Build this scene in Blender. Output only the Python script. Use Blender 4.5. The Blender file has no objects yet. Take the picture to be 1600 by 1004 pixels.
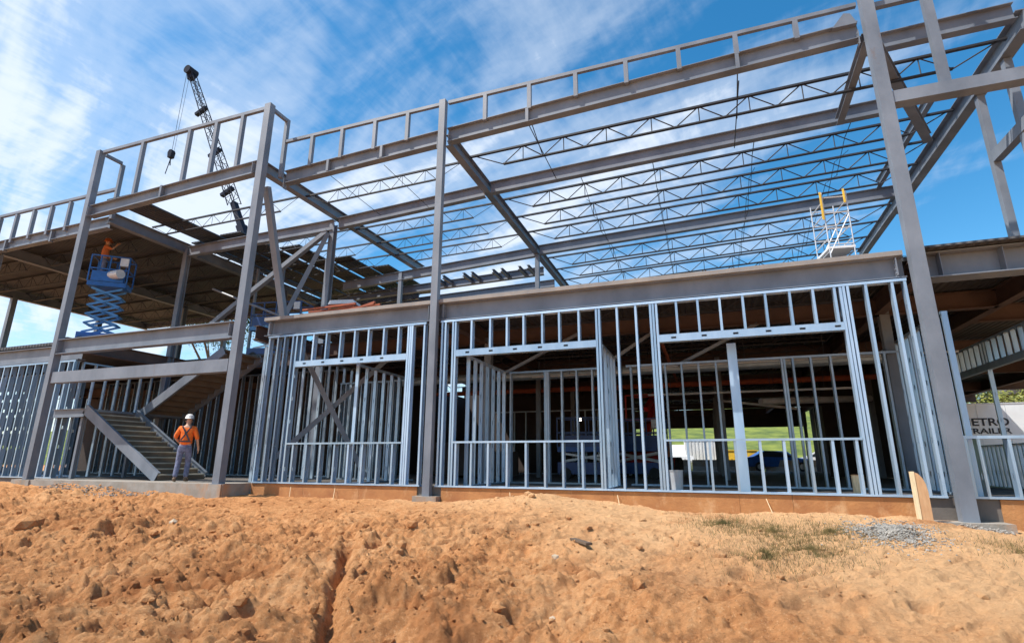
import bpy, math, random
import numpy as np
from mathutils import Vector, Matrix
random.seed(7)
R = math.radians
S = bpy.context.scene
COL = S.collection

# ------------------------------------------------------------------ camera
CAM = Vector((0.0, -11.35, 0.56))
pit, yaw, rol = 0.25644062, -0.34633575, 0.00444645
F = Vector((math.sin(yaw)*math.cos(pit), math.cos(yaw)*math.cos(pit), math.sin(pit)))
r0 = Vector((math.cos(yaw), -math.sin(yaw), 0)); u0 = r0.cross(F)
rt = r0*math.cos(rol)+u0*math.sin(rol); up = -r0*math.sin(rol)+u0*math.cos(rol)
cd = bpy.data.cameras.new('camera'); cam = bpy.data.objects.new('camera', cd); COL.objects.link(cam)
cam.matrix_world = Matrix(((rt.x, up.x, -F.x, CAM.x), (rt.y, up.y, -F.y, CAM.y), (rt.z, up.z, -F.z, CAM.z), (0, 0, 0, 1)))
cd.sensor_width = 36; cd.lens = 36*834.34/1600; cd.clip_end = 3000; cd.clip_start = 0.05
S.camera = cam

# ------------------------------------------------------------------ sun, sky
SUN = Vector((-0.56, -0.42, 1.0)).normalized()      # towards the sun
sl = bpy.data.lights.new('sun', 'SUN'); so = bpy.data.objects.new('sun', sl); COL.objects.link(so)
sl.energy = 4.8; sl.angle = R(0.53); sl.color = (1.0, 0.955, 0.88)
so.rotation_euler = SUN.to_track_quat('Z', 'Y').to_euler(); so.location = (0, -5, 30)
w = bpy.data.worlds.new('World'); S.world = w; w.use_nodes = True
n = w.node_tree.nodes; L = w.node_tree.links
for k in list(n): n.remove(k)
def N(t, **kw):
    o = n.new(t)
    for a, b in kw.items(): setattr(o, a, b)
    return o
def math_(op, a, b=None, c=None):
    m = N('ShaderNodeMath', operation=op)
    for i, v in enumerate((a, b, c)):
        if v is None: continue
        if isinstance(v, (int, float)): m.inputs[i].default_value = v
        else: L.new(v, m.inputs[i])
    return m.outputs[0]
out = N('ShaderNodeOutputWorld'); bg = N('ShaderNodeBackground'); L.new(bg.outputs[0], out.inputs[0])
sky = N('ShaderNodeTexSky', sky_type='NISHITA'); sky.sun_disc = False
sky.sun_elevation = math.asin(SUN.z); sky.sun_rotation = math.atan2(SUN.x, SUN.y)
sky.air_density = 1.0; sky.dust_density = 0.3; sky.ozone_density = 1.6
SKYK = 0.13
hs = N('ShaderNodeHueSaturation'); hs.inputs['Saturation'].default_value = 1.38; hs.inputs['Value'].default_value = 1.22
hs.inputs['Hue'].default_value = 0.49
L.new(sky.outputs[0], hs.inputs['Color'])
tc = N('ShaderNodeTexCoord'); sp = N('ShaderNodeSeparateXYZ'); L.new(tc.outputs['Generated'], sp.inputs[0])
zz = math_('ADD', math_('MAXIMUM', sp.outputs[2], 0.0), 0.12)
px = math_('DIVIDE', sp.outputs[0], zz); py = math_('DIVIDE', sp.outputs[1], zz)
cx = N('ShaderNodeCombineXYZ'); L.new(px, cx.inputs[0]); L.new(py, cx.inputs[1])
def cloud(rot, sx, sy, det, scale, dist, off, rough=0.55):
    mp = N('ShaderNodeMapping', vector_type='TEXTURE'); mp.inputs['Rotation'].default_value = (0, 0, R(rot))
    mp.inputs['Scale'].default_value = (sx, sy, 1); mp.inputs['Location'].default_value = off
    L.new(cx.outputs[0], mp.inputs[0])
    nz = N('ShaderNodeTexNoise'); nz.inputs['Scale'].default_value = scale; nz.inputs['Detail'].default_value = det
    nz.inputs['Roughness'].default_value = rough; nz.inputs['Distortion'].default_value = dist
    L.new(mp.outputs[0], nz.inputs['Vector']); return nz.outputs[0]
def ramp(v, a, b):
    m = N('ShaderNodeMapRange', interpolation_type='SMOOTHSTEP'); L.new(v, m.inputs[0])
    m.inputs[1].default_value = a; m.inputs[2].default_value = b; return m.outputs[0]
CD = 151      # direction the cirrus streaks run
c1 = cloud(CD, 3.2, 0.9, 5, 1.6, 0.7, (3.1, 1.7, 0))
c2 = cloud(CD+8, 2.2, 0.8, 6, 4.0, 0.6, (0.4, 5.2, 0), 0.6)
c3 = cloud(CD-70, 1.5, 0.5, 4, 12.0, 0.3, (8.4, 5.2, 0), 0.6)
mix = math_('ADD', math_('MULTIPLY', c1, 0.62), math_('ADD', math_('MULTIPLY', c2, 0.28), math_('MULTIPLY', c3, 0.10)))
# the cloud bank thickens towards the west (left) and thins out to the east
west = math_('MULTIPLY_ADD', sp.outputs[0], -0.40, -0.105)
cov = math_('ADD', math_('MULTIPLY_ADD', mix, 3.2, -1.10), west)
thick = math_('MULTIPLY', ramp(cov, 0.46, 0.96), 0.88)
veil = math_('MULTIPLY', ramp(cov, 0.25, 0.75), 0.40)
cl = math_('MAXIMUM', thick, veil)
cl = math_('MULTIPLY', cl, ramp(sp.outputs[2], -0.02, 0.10))
mc = N('ShaderNodeMix', data_type='RGBA'); L.new(cl, mc.inputs[0]); L.new(hs.outputs[0], mc.inputs[6])
mc.inputs[7].default_value = (5.7, 6.2, 6.9, 1)
L.new(mc.outputs[2], bg.inputs[0]); bg.inputs[1].default_value = SKYK
S.view_settings.view_transform = 'Standard'; S.view_settings.look = 'None'; S.view_settings.exposure = 0.37; S.view_settings.gamma = 1
S.render.engine = 'CYCLES'; S.cycles.max_bounces = 6

# ------------------------------------------------------------------ materials
MATS = {}
def mat(name, col, rough=0.7, metal=0.0, var=0.15, vscale=3.0, bump=0.0, bscale=20.0, col2=None, emit=None, coords='Object', stretch=None, bdist=0.02, thr=None):
    m = bpy.data.materials.new(name); m.use_nodes = True; t = m.node_tree; nn = t.nodes; l = t.links
    b = nn['Principled BSDF']; b.inputs['Roughness'].default_value = rough; b.inputs['Metallic'].default_value = metal
    if emit:
        b.inputs['Emission Color'].default_value = (*emit[0], 1); b.inputs['Emission Strength'].default_value = emit[1]
    co = nn.new('ShaderNodeTexCoord'); g = nn.new('ShaderNodeNewGeometry')
    src = g.outputs['Position'] if coords == 'World' else co.outputs[coords]
    if stretch:
        mp = nn.new('ShaderNodeMapping'); mp.inputs['Scale'].default_value = stretch; l.new(src, mp.inputs[0]); src = mp.outputs[0]
    nz = nn.new('ShaderNodeTexNoise'); nz.inputs['Scale'].default_value = vscale; nz.inputs['Detail'].default_value = 6; nz.inputs['Roughness'].default_value = 0.6
    l.new(src, nz.inputs['Vector'])
    cr = nn.new('ShaderNodeValToRGB'); c2_ = col2 or tuple(c*(1-var) for c in col); c1_ = col if col2 else tuple(min(1, c*(1+var)) for c in col)
    a, bb = thr or (0.32, 0.68)
    cr.color_ramp.elements[0].position = a; cr.color_ramp.elements[1].position = bb
    cr.color_ramp.elements[0].color = (*c2_, 1); cr.color_ramp.elements[1].color = (*c1_, 1)
    l.new(nz.outputs[0], cr.inputs[0]); l.new(cr.outputs[0], b.inputs['Base Color'])
    if bump:
        n2 = nn.new('ShaderNodeTexNoise'); n2.inputs['Scale'].default_value = bscale; n2.inputs['Detail'].default_value = 8; l.new(src, n2.inputs['Vector'])
        bp = nn.new('ShaderNodeBump'); bp.inputs['Strength'].default_value = bump; bp.inputs['Distance'].default_value = bdist
        l.new(n2.outputs[0], bp.inputs['Height']); l.new(bp.outputs[0], b.inputs['Normal'])
    MATS[name] = m; return m
STEEL = mat('primed_steel', (0.215, 0.240, 0.280), 0.5, 0.0, vscale=1.3, col2=(0.130, 0.150, 0.182), coords='World', bump=0.1, bscale=30, stretch=(1, 1, .6))
JOIST = mat('joist_paint', (0.028, 0.030, 0.038), 0.6, 0.0, vscale=4, coords='World')
GALV = mat('galvanised_stud', (0.47, 0.60, 0.73), 0.38, 0.5, vscale=2.2, col2=(0.33, 0.46, 0.60), coords='World', bump=0.06, bscale=60, stretch=(1, 1, .3))
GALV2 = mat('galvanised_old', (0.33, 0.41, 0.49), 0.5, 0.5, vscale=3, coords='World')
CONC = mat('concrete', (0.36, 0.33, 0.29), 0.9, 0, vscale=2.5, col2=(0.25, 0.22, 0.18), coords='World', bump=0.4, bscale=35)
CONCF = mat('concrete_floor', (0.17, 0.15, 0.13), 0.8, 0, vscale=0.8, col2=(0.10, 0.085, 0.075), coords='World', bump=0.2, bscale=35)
EDGE = mat('dusty_edge_angle', (0.33, 0.295, 0.26), 0.8, 0, vscale=2.2, col2=(0.22, 0.21, 0.205), coords='World')
SHADED_PRIMER = mat('shaded_red_brown_primer', (0.12, 0.072, 0.055), 0.7, 0.0, vscale=2, col2=(0.07, 0.045, 0.038), coords='World')  # red-brown beam tone, darkened to put the ceiling shade into the colour
FORM = mat('clay_stained_concrete', (0.50, 0.235, 0.085), 0.9, 0, vscale=1.6, col2=(0.33, 0.135, 0.05), coords='World', bump=0.4, bscale=25)
DECK = mat('roof_deck_metal', (0.075, 0.075, 0.078), 0.6, 0.1, vscale=1.2, col2=(0.042, 0.043, 0.046), coords='World')
RUST = mat('rusty_red', (0.42, 0.10, 0.04), 0.8, 0, vscale=5, col2=(0.25, 0.07, 0.04), coords='World')
WOOD = mat('raw_plywood', (0.62, 0.38, 0.20), 0.8, 0, vscale=4, col2=(0.50, 0.27, 0.13), stretch=(6, 6, 1))
WOODP = mat('pale_wood', (0.78, 0.62, 0.38), 0.8, 0, vscale=6, stretch=(8, 8, 1))
BLUE = mat('blue_paint', (0.012, 0.10, 0.36), 0.4, 0, vscale=6, var=0.2)
BLUEL = mat('light_blue_paint', (0.06, 0.22, 0.48), 0.4, 0, vscale=6, var=0.2)
DBLUE = mat('navy_paint', (0.02, 0.06, 0.20), 0.4, 0)
GREYP = mat('grey_paint', (0.55, 0.56, 0.58), 0.4, 0.2)
BLACK = mat('black_rubber', (0.02, 0.02, 0.022), 0.7)
CRANEM = mat('crane_black', (0.022, 0.028, 0.045), 0.9); CRANEM.node_tree.nodes['Principled BSDF'].inputs['Specular IOR Level'].default_value = .1
DARK = mat('dark_steel', (0.05, 0.055, 0.07), 0.5, 0.3)
RED = mat('red_paint', (0.42, 0.02, 0.02), 0.4, 0, var=0.25)
ORANGE = mat('orange_paint', (0.80, 0.24, 0.02), 0.45)
YELLOW = mat('yellow_paint', (0.80, 0.50, 0.05), 0.45)
WHITE = mat('white_paint', (0.82, 0.83, 0.83), 0.45, 0, vscale=1.1, col2=(0.70, 0.70, 0.69))
GLASS = mat('dark_glass', (0.03, 0.04, 0.05), 0.08)
HIVIS = mat('orange_shirt', (0.85, 0.17, 0.02), 0.85, 0, vscale=12, var=0.2, bump=0.3, bscale=18)
HIVISD = mat('faded_orange_vest', (0.42, 0.11, 0.03), 0.9)
JEANS = mat('blue_grey_jeans', (0.15, 0.17, 0.26), 0.9, 0, vscale=14, var=0.35, bump=0.3, bscale=20)
SKIN = mat('skin', (0.52, 0.30, 0.20), 0.6, 0, var=0.08)
BOOT = mat('brown_leather', (0.16, 0.10, 0.06), 0.7)
HELM = mat('white_helmet', (0.78, 0.76, 0.72), 0.3, 0, var=0.04)
GRASS = mat('bank_grass', (0.24, 0.27, 0.04), 0.95, 0, vscale=0.6, col2=(0.06, 0.10, 0.02), coords='World', bump=0.6, bscale=8, bdist=0.1)
ASPH = mat('gravel_yard', (0.40, 0.33, 0.26), 0.95, 0, vscale=1.0, coords='World')
LEAF = mat('green_leaves', (0.09, 0.15, 0.02), 0.6, 0, vscale=1.5, col2=(0.035, 0.07, 0.012), coords='World')
LEAFY = mat('yellow_green_leaves', (0.28, 0.26, 0.035), 0.6, 0, vscale=1.5, col2=(0.10, 0.13, 0.02), coords='World')
BARK = mat('bark', (0.13, 0.09, 0.06), 0.9, 0, bump=0.6, bscale=20)
STONE = mat('grey_gravel', (0.45, 0.41, 0.36), 0.95, 0, vscale=9, col2=(0.20, 0.18, 0.155), coords='World')
PALE = mat('pale_rock', (0.50, 0.38, 0.26), 0.9, 0, vscale=9, coords='World')
STRAW = mat('dry_grass', (0.24, 0.17, 0.06), 0.9, 0, vscale=3, col2=(0.10, 0.09, 0.03), coords='World')
ROOF = mat('dark_shingles', (0.09, 0.075, 0.07), 0.9, 0, vscale=3)
BRICK = mat('brown_wall', (0.22, 0.12, 0.08), 0.9, 0, vscale=8)
TEXTM = mat('sign_black', (0.015, 0.015, 0.02), 0.6)
BOARD = mat('dark_board', (0.055, 0.04, 0.035), 0.9, 0, vscale=1.5)
LAMP = mat('work_lamp', (1, 1, 1), 0.5, emit=((1.0, 0.93, 0.8), 8.0))
def rusty(m, col, lo, hi, scale):
    t = m.node_tree; nn = t.nodes; l = t.links; b = nn['Principled BSDF']; old = b.inputs['Base Color'].links[0].from_socket
    g = nn.new('ShaderNodeNewGeometry'); nz = nn.new('ShaderNodeTexNoise'); nz.inputs['Scale'].default_value = scale; nz.inputs['Detail'].default_value = 9; nz.inputs['Roughness'].default_value = .72
    mp = nn.new('ShaderNodeMapping'); mp.inputs['Scale'].default_value = (1, 1, .45); l.new(g.outputs['Position'], mp.inputs[0]); l.new(mp.outputs[0], nz.inputs['Vector'])
    mr = nn.new('ShaderNodeMapRange'); mr.inputs[1].default_value = lo; mr.inputs[2].default_value = hi; l.new(nz.outputs[0], mr.inputs[0])
    mx = nn.new('ShaderNodeMix'); mx.data_type = 'RGBA'; l.new(mr.outputs[0], mx.inputs[0]); l.new(old, mx.inputs[6]); mx.inputs[7].default_value = (*col, 1); l.new(mx.outputs[2], b.inputs['Base Color'])
rusty(STEEL, (0.17, 0.12, 0.095), .63, .76, 2.3)
rusty(CONC, (0.40, 0.22, 0.11), .50, .68, 2.0)
rusty(FORM, (0.60, 0.36, 0.18), .55, .72, 2.6)
def per_object(m, lo, hi):
    t = m.node_tree; nn = t.nodes; l = t.links; b = nn['Principled BSDF']; old = b.inputs['Base Color'].links[0].from_socket
    oi = nn.new('ShaderNodeObjectInfo'); mr = nn.new('ShaderNodeMapRange'); mr.inputs[3].default_value = lo; mr.inputs[4].default_value = hi; l.new(oi.outputs['Random'], mr.inputs[0])
    h = nn.new('ShaderNodeHueSaturation'); l.new(mr.outputs[0], h.inputs['Value']); l.new(old, h.inputs['Color']); l.new(h.outputs[0], b.inputs['Base Color'])
    mr2 = nn.new('ShaderNodeMapRange'); mr2.inputs[3].default_value = .28; mr2.inputs[4].default_value = .5; l.new(oi.outputs['Random'], mr2.inputs[0]); l.new(mr2.outputs[0], b.inputs['Roughness'])
per_object(GALV, .78, 1.18); per_object(GALV2, .7, 1.2)
# fine profile of the steel deck: ribs run along X, modelled as bump
def ribs(m, axis, scale):
    t = m.node_tree; nn = t.nodes; l = t.links
    g = nn.new('ShaderNodeNewGeometry'); wv = nn.new('ShaderNodeTexWave'); wv.bands_direction = axis
    wv.inputs['Scale'].default_value = scale; l.new(g.outputs['Position'], wv.inputs['Vector'])
    bp = nn.new('ShaderNodeBump'); bp.inputs['Strength'].default_value = 0.8; bp.inputs['Distance'].default_value = 0.04
    l.new(wv.outputs[0], bp.inputs['Height']); l.new(bp.outputs[0], nn['Principled BSDF'].inputs['Normal'])
ribs(DECK, 'X', 2.0)

# dirt
def dirt_mat():
    m = bpy.data.materials.new('red_clay_dirt'); m.use_nodes = True; t = m.node_tree; nn = t.nodes; l = t.links
    b = nn['Principled BSDF']; b.inputs['Roughness'].default_value = 0.95
    b.inputs['Specular IOR Level'].default_value = 0.15
    g = nn.new('ShaderNodeNewGeometry')
    def nz(s, d, r=0.6, st=None):
        src = g.outputs['Position']
        if st:
            mp = nn.new('ShaderNodeMapping'); mp.inputs['Scale'].default_value = st; mp.inputs['Rotation'].default_value = (0, 0, R(35)); l.new(src, mp.inputs[0]); src = mp.outputs[0]
        o = nn.new('ShaderNodeTexNoise'); o.inputs['Scale'].default_value = s; o.inputs['Detail'].default_value = d; o.inputs['Roughness'].default_value = r
        l.new(src, o.inputs['Vector']); return o.outputs[0]
    cr = nn.new('ShaderNodeValToRGB'); e = cr.color_ramp.elements
    e[0].position = 0.30; e[0].color = (0.30, 0.105, 0.036, 1); e[1].position = 0.70; e[1].color = (0.84, 0.47, 0.225, 1)
    k = e.new(0.5); k.color = (0.66, 0.30, 0.118, 1)
    mx = nn.new('ShaderNodeMix'); mx.data_type = 'FLOAT'; mx.inputs[0].default_value = 0.5
    l.new(nz(0.55, 7, 0.62), mx.inputs[2]); l.new(nz(9, 6, 0.7), mx.inputs[3]); l.new(mx.outputs[0], cr.inputs[0])
    mr = nn.new('ShaderNodeMapRange'); mr.inputs[1].default_value = .60; mr.inputs[2].default_value = .72; l.new(nz(38, 5, .6), mr.inputs[0])
    mk = nn.new('ShaderNodeMath'); mk.operation = 'MULTIPLY'; mk.inputs[1].default_value = .65; l.new(mr.outputs[0], mk.inputs[0])
    m2 = nn.new('ShaderNodeMix'); m2.data_type = 'RGBA'; l.new(mk.outputs[0], m2.inputs[0]); l.new(cr.outputs[0], m2.inputs[6]); m2.inputs[7].default_value = (0.22, 0.085, 0.035, 1)
    mr3 = nn.new('ShaderNodeMapRange'); mr3.inputs[1].default_value = .58; mr3.inputs[2].default_value = .70; l.new(nz(47, 4, .6), mr3.inputs[0])
    mk3 = nn.new('ShaderNodeMath'); mk3.operation = 'MULTIPLY'; mk3.inputs[1].default_value = .5; l.new(mr3.outputs[0], mk3.inputs[0])
    m3 = nn.new('ShaderNodeMix'); m3.data_type = 'RGBA'; l.new(mk3.outputs[0], m3.inputs[0]); l.new(m2.outputs[2], m3.inputs[6]); m3.inputs[7].default_value = (0.88, 0.58, 0.32, 1)
    sx = nn.new('ShaderNodeSeparateXYZ'); l.new(g.outputs['Position'], sx.inputs[0])
    def M(op, a, b_):
        q = nn.new('ShaderNodeMath'); q.operation = op
        for i, v in enumerate((a, b_)):
            if isinstance(v, (int, float)): q.inputs[i].default_value = v
            else: l.new(v, q.inputs[i])
        return q.outputs[0]
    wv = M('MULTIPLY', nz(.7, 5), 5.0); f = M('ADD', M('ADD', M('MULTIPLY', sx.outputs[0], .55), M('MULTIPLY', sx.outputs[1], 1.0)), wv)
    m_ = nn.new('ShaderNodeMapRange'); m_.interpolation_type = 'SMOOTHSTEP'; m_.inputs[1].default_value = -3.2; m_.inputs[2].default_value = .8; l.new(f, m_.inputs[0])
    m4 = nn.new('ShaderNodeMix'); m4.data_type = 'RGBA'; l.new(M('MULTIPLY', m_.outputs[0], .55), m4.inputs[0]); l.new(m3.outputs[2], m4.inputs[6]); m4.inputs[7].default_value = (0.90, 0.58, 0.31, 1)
    rd = nn.new('ShaderNodeMapRange'); rd.interpolation_type = 'SMOOTHSTEP'; rd.inputs[1].default_value = .52; rd.inputs[2].default_value = .68; l.new(nz(.42, 6, .68), rd.inputs[0])
    m5 = nn.new('ShaderNodeMix'); m5.data_type = 'RGBA'; l.new(M('MULTIPLY', rd.outputs[0], .75), m5.inputs[0]); l.new(m4.outputs[2], m5.inputs[6]); m5.inputs[7].default_value = (0.40, 0.14, 0.045, 1)
    l.new(m5.outputs[2], b.inputs['Base Color'])
    b1 = nn.new('ShaderNodeBump'); b1.inputs['Strength'].default_value = 1.0; b1.inputs['Distance'].default_value = 0.055; l.new(nz(30, 12, 0.8), b1.inputs['Height'])
    b2 = nn.new('ShaderNodeBump'); b2.inputs['Strength'].default_value = 0.6; b2.inputs['Distance'].default_value = 0.05; l.new(nz(7, 8, 0.65, (1, 3, 1)), b2.inputs['Height'])
    l.new(b1.outputs[0], b2.inputs['Normal']); l.new(b2.outputs[0], b.inputs['Normal'])
    return m
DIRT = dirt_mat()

# ------------------------------------------------------------------ mesh builder
class MB:
    def __init__(s): s.v = []; s.f = []; s.smooth = False
    def poly8(s, c):
        k = len(s.v); s.v += [tuple(p) for p in c]
        s.f += [tuple(k+i for i in q) for q in ((0, 3, 2, 1), (4, 5, 6, 7), (0, 1, 5, 4), (1, 2, 6, 5), (2, 3, 7, 6), (3, 0, 4, 7))]
    def box(s, a, b):
        x0, y0, z0 = a; x1, y1, z1 = b
        s.poly8([(x0, y0, z0), (x1, y0, z0), (x1, y1, z0), (x0, y1, z0), (x0, y0, z1), (x1, y0, z1), (x1, y1, z1), (x0, y1, z1)]); return s
    def bar(s, p, q, w, h, up=(0, 0, 1), off=(0, 0)):
        # rectangular bar p->q; w across, h along 'up'
        p = Vector(p); q = Vector(q); d = (q-p).normalized(); u = Vector(up); u = (u-d*u.dot(d)).normalized(); a = d.cross(u)
        o = a*off[0]+u*off[1]; c = []
        for e in (p+o, q+o):
            c += [e-a*w/2-u*h/2, e+a*w/2-u*h/2, e+a*w/2+u*h/2, e-a*w/2+u*h/2]
        s.poly8(c); return s
    def ibeam(s, p, q, d, w, tf=0.016, tw=0.011, up=(0, 0, 1)):
        s.bar(p, q, w, tf, up, (0, d/2-tf/2)); s.bar(p, q, w, tf, up, (0, -d/2+tf/2)); s.bar(p, q, tw, d-2*tf, up); return s
    def chan(s, p, q, d, w, t=0.01, up=(0, 0, 1), side=1):
        s.bar(p, q, t, d, up); s.bar(p, q, w, t, up, (side*(w/2+t/2), d/2-t/2)); s.bar(p, q, w, t, up, (side*(w/2+t/2), -d/2+t/2)); return s
    def rod(s, p, q, r, n=6, r2=None):
        p = Vector(p); q = Vector(q); d = (q-p).normalized(); u = Vector((0, 0, 1)) if abs(d.z) < 0.9 else Vector((1, 0, 0))
        a = d.cross(u).normalized(); b = d.cross(a); k = len(s.v); r2 = r if r2 is None else r2
        for e, rr in ((p, r), (q, r2)):
            for i in range(n):
                t = 2*math.pi*i/n; s.v.append(tuple(e+a*math.cos(t)*rr+b*math.sin(t)*rr))
        for i in range(n): s.f.append((k+i, k+(i+1) % n, k+n+(i+1) % n, k+n+i))
        s.f.append(tuple(k+i for i in range(n-1, -1, -1))); s.f.append(tuple(k+n+i for i in range(n))); return s
    def prism(s, prof, y0, y1, ax='y'):
        # profile (a,b) -> extruded along axis
        n = len(prof); k = len(s.v)
        for y in (y0, y1):
            for a, b in prof: s.v.append((a, y, b) if ax == 'y' else ((y, a, b) if ax == 'x' else (a, b, y)))
        for i in range(n): s.f.append((k+i, k+(i+1) % n, k+n+(i+1) % n, k+n+i))
        s.f.append(tuple(k+i for i in range(n-1, -1, -1))); s.f.append(tuple(k+n+i for i in range(n))); return s
    def mesh(s, name, m):
        me = bpy.data.meshes.new(name); me.from_pydata(s.v, [], s.f); me.materials.append(m)
        me.validate(); 
        if s.smooth:
            for p in me.polygons: p.use_smooth = True
        return me
    def build(s, name, m, parent=None, loc=None, rz=0):
        return place(name, s.mesh(name, m), parent, loc, rz)
def place(name, me, parent=None, loc=None, rz=0):
    o = bpy.data.objects.new(name, me); COL.objects.link(o)
    if parent: o.parent = parent
    if loc: o.location = loc
    if rz: o.rotation_euler.z = rz
    return o
def tag(o, label, cat, group=None, kind=None):
    if label: o['label'] = label
    if cat: o['category'] = cat
    if group: o['group'] = group
    if kind: o['kind'] = kind
    return o
def thing(name, label, cat, loc=(0, 0, 0), rz=0, group=None):
    o = bpy.data.objects.new(name, None); COL.objects.link(o); o.location = loc; o.rotation_euler.z = rz; o.empty_display_size = 0.3
    return tag(o, label, cat, group)
def kids(o): return [c for c in bpy.data.objects if c.parent == o]
def copy_tree(o, loc, rz=0, label=None):
    r = o.copy(); COL.objects.link(r); r.location = loc; r.rotation_euler.z = rz
    if label: r['label'] = label
    def rec(a, b):
        for ch in kids(a):
            c = ch.copy(); COL.objects.link(c); c.parent = b; rec(ch, c)
    rec(o, r); return r

# ------------------------------------------------------------------ terrain
rng = np.random.RandomState(5)
TAB = rng.rand(256, 256)
def vn(x, y):
    xi = np.floor(x).astype(int); yi = np.floor(y).astype(int); fx = x-xi; fy = y-yi
    fx = fx*fx*(3-2*fx); fy = fy*fy*(3-2*fy); a = lambda i, j: TAB[(xi+i) % 256, (yi+j) % 256]
    return (a(0, 0)*(1-fx)+a(1, 0)*fx)*(1-fy)+(a(0, 1)*(1-fx)+a(1, 1)*fx)*fy-0.5
def fbm(x, y, o=4, g=0.5):
    r = 0; a = 1
    for i in range(o): r = r+a*vn(x*2**i+17*i, y*2**i+31*i); a *= g
    return r
def ss(a, b, x):
    t = np.clip((x-a)/(b-a), 0, 1); return t*t*(3-2*t)
def height(x, y, detail=True):
    x = np.asarray(x, float); y = np.asarray(y, float)
    e = np.interp(x, [-30, -19, -15.5, -12.5, -10, -5.5, -4.2, -3.3, -2.4, -1, 3, 4.2, 8], [-.12, -.12, -.14, -.27, -.34, -.30, -.22, -.12, -.22, -.32, -.30, -.46, -.48])
    t = np.clip((-0.6-y)/5.6, 0, 1)
    z = e+(-1.12-e)*(t**1.15)
    bank = ss(np.interp(x, [-13, -10], [-.2, -1.3]), np.interp(x, [-13, -10], [-2.2, -3.2]), y)
    left = ss(-0.6, -6.2, x+0.9*y+2.2)
    if detail:
        ang = R(38); u = x*math.cos(ang)+y*math.sin(ang); v = -x*math.sin(ang)+y*math.cos(ang)
        near = ss(30, 12, np.hypot(x+2, y+6))
        rough = near*(0.22+0.78*bank*(0.35+0.65*left))
        z = z+rough*0.30*fbm(x*0.55+3, y*0.55, 3)
        z = z+rough*0.19*fbm(u*1.1, v*3.2+9, 5, 0.6)
        bl = sum(np.abs(vn(x*3.7*2**i+5+i, y*3.7*2**i+2))*0.58**i for i in range(5)); z = z+(.12+.88*rough)*near*0.10*(bl-0.45)
        lf = ss(-0.6, -6.2, x+0.9*y+2.2)          # broken soil lies to the left and low; graded and smoother to the right
        for k, (sc_, am) in enumerate(((2.3, .085), (5.0, .055), (10.5, .034), (21.0, .018))):
            d, rr = worley(x*sc_+3*k, y*sc_*1.1+7*k, k); mk = ss(-.25, .25, vn(x*.9+k*5, y*1.3+k*9)+.12)
            z = z+near*(.08+1.25*lf)*bank*am*(rr**1.6)*np.sqrt(np.clip(1-d*d, 0, 1))*(.25+.75*mk)
        pit_ = fbm(u*1.7+40, v*2.4+13, 3); z = z-rough*0.55*ss(.28, .62, pit_)*.35
        z = z+near*(0.012*fbm(x*14, y*14, 3, 0.6))
        lines = vn(u*0.9+70, v*10+5); z = z+rough*0.05*lines*ss(-.1, .15, vn(x*.6, y*.6+8))
        p2 = vn(u*2.6+11, v*6.5+3); z = z-rough*0.10*ss(.20, .34, p2)
        p3 = vn(u*7+1, v*13+43); z = z-near*(.35+.65*rough)*0.04*ss(.16, .30, p3)
        z = z+0.014*near*(np.abs(vn(x*19+3, y*19))-.2)+.008*near*vn(x*34, y*34+5)
        # washed-out gully
        gx = np.interp(y, [-7.6, -7.1, -6.3, -5.5, -4.6, -3.7], [-3.0, -3.2, -3.78, -4.35, -4.9, -5.45])+0.07*vn(y*5, y*0+3)
        gw = 0.10+0.05*vn(y*3+9, y*0+1)
        z = z-0.22*np.exp(-((x-gx)/gw)**2)*ss(-3.5, -4.3, y)*ss(-8, -7, y)
        z = z+0.05*np.exp(-(((x+3.6)/1.3)**2+((y+0.9)/0.6)**2))
    back = ss(0.0, 0.6, y)
    z = z*(1-back)+(-0.55)*back
    z = np.where(y > 31, -0.12, z)
    return z
def worley(x, y, seed):
    xi = np.floor(x).astype(int); yi = np.floor(y).astype(int); best = np.full(x.shape, 9.0); rb = np.zeros(x.shape)
    for i in (-1, 0, 1):
        for j in (-1, 0, 1):
            a = (xi+i+seed*13) % 256; b = (yi+j+seed*29) % 256; ox = TAB[a, b]; oy = TAB[b, a]; rr = TAB[(a+97) % 256, (b+53) % 256]
            dx = x-(xi+i+.15+.7*ox); dy = y-(yi+j+.15+.7*oy); t = rr*6.28+ox*3; u = dx*np.cos(t)-dy*np.sin(t); v = dx*np.sin(t)+dy*np.cos(t)
            d = .55*np.hypot(u, v*1.3)+.45*np.maximum(abs(u)*1.05, abs(v)*1.35); d = d/(.18+.42*rr); m = d < best; best = np.where(m, d, best); rb = np.where(m, rr, rb)
    return best, rb
def lines(fine, lo, hi):
    a = list(fine); st = fine[1]-fine[0]; x = fine[0]; s_ = st
    while x > lo: s_ *= 1.35; x -= s_; a.insert(0, x)
    x = fine[-1]; s_ = st
    while x < hi: s_ *= 1.35; x += s_; a.append(x)
    return np.array(a)
xs = lines(np.concatenate([np.arange(-26, -14, 0.05), np.arange(-14, 8.0, 0.023)]), -600, 600)
xs = np.array(xs); ys = lines(np.arange(-7.6, 0.2, 0.021), -200, 30)
ys = np.concatenate([ys, [33, 60, 120, 300, 900]])
XX, YY = np.meshgrid(xs, ys); ZZ = height(XX, YY)
nv = XX.size; me = bpy.data.meshes.new('ground'); me.vertices.add(nv)
me.vertices.foreach_set('co', np.stack([XX, YY, ZZ], -1).astype(np.float32).ravel())
ny, nx = XX.shape; ii = (np.arange(ny-1)[:, None]*nx+np.arange(nx-1)[None]).ravel()
q = np.stack([ii, ii+1, ii+nx+1, ii+nx], -1).astype(np.int32); me.loops.add(q.size); me.loops.foreach_set('vertex_index', q.ravel())
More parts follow.
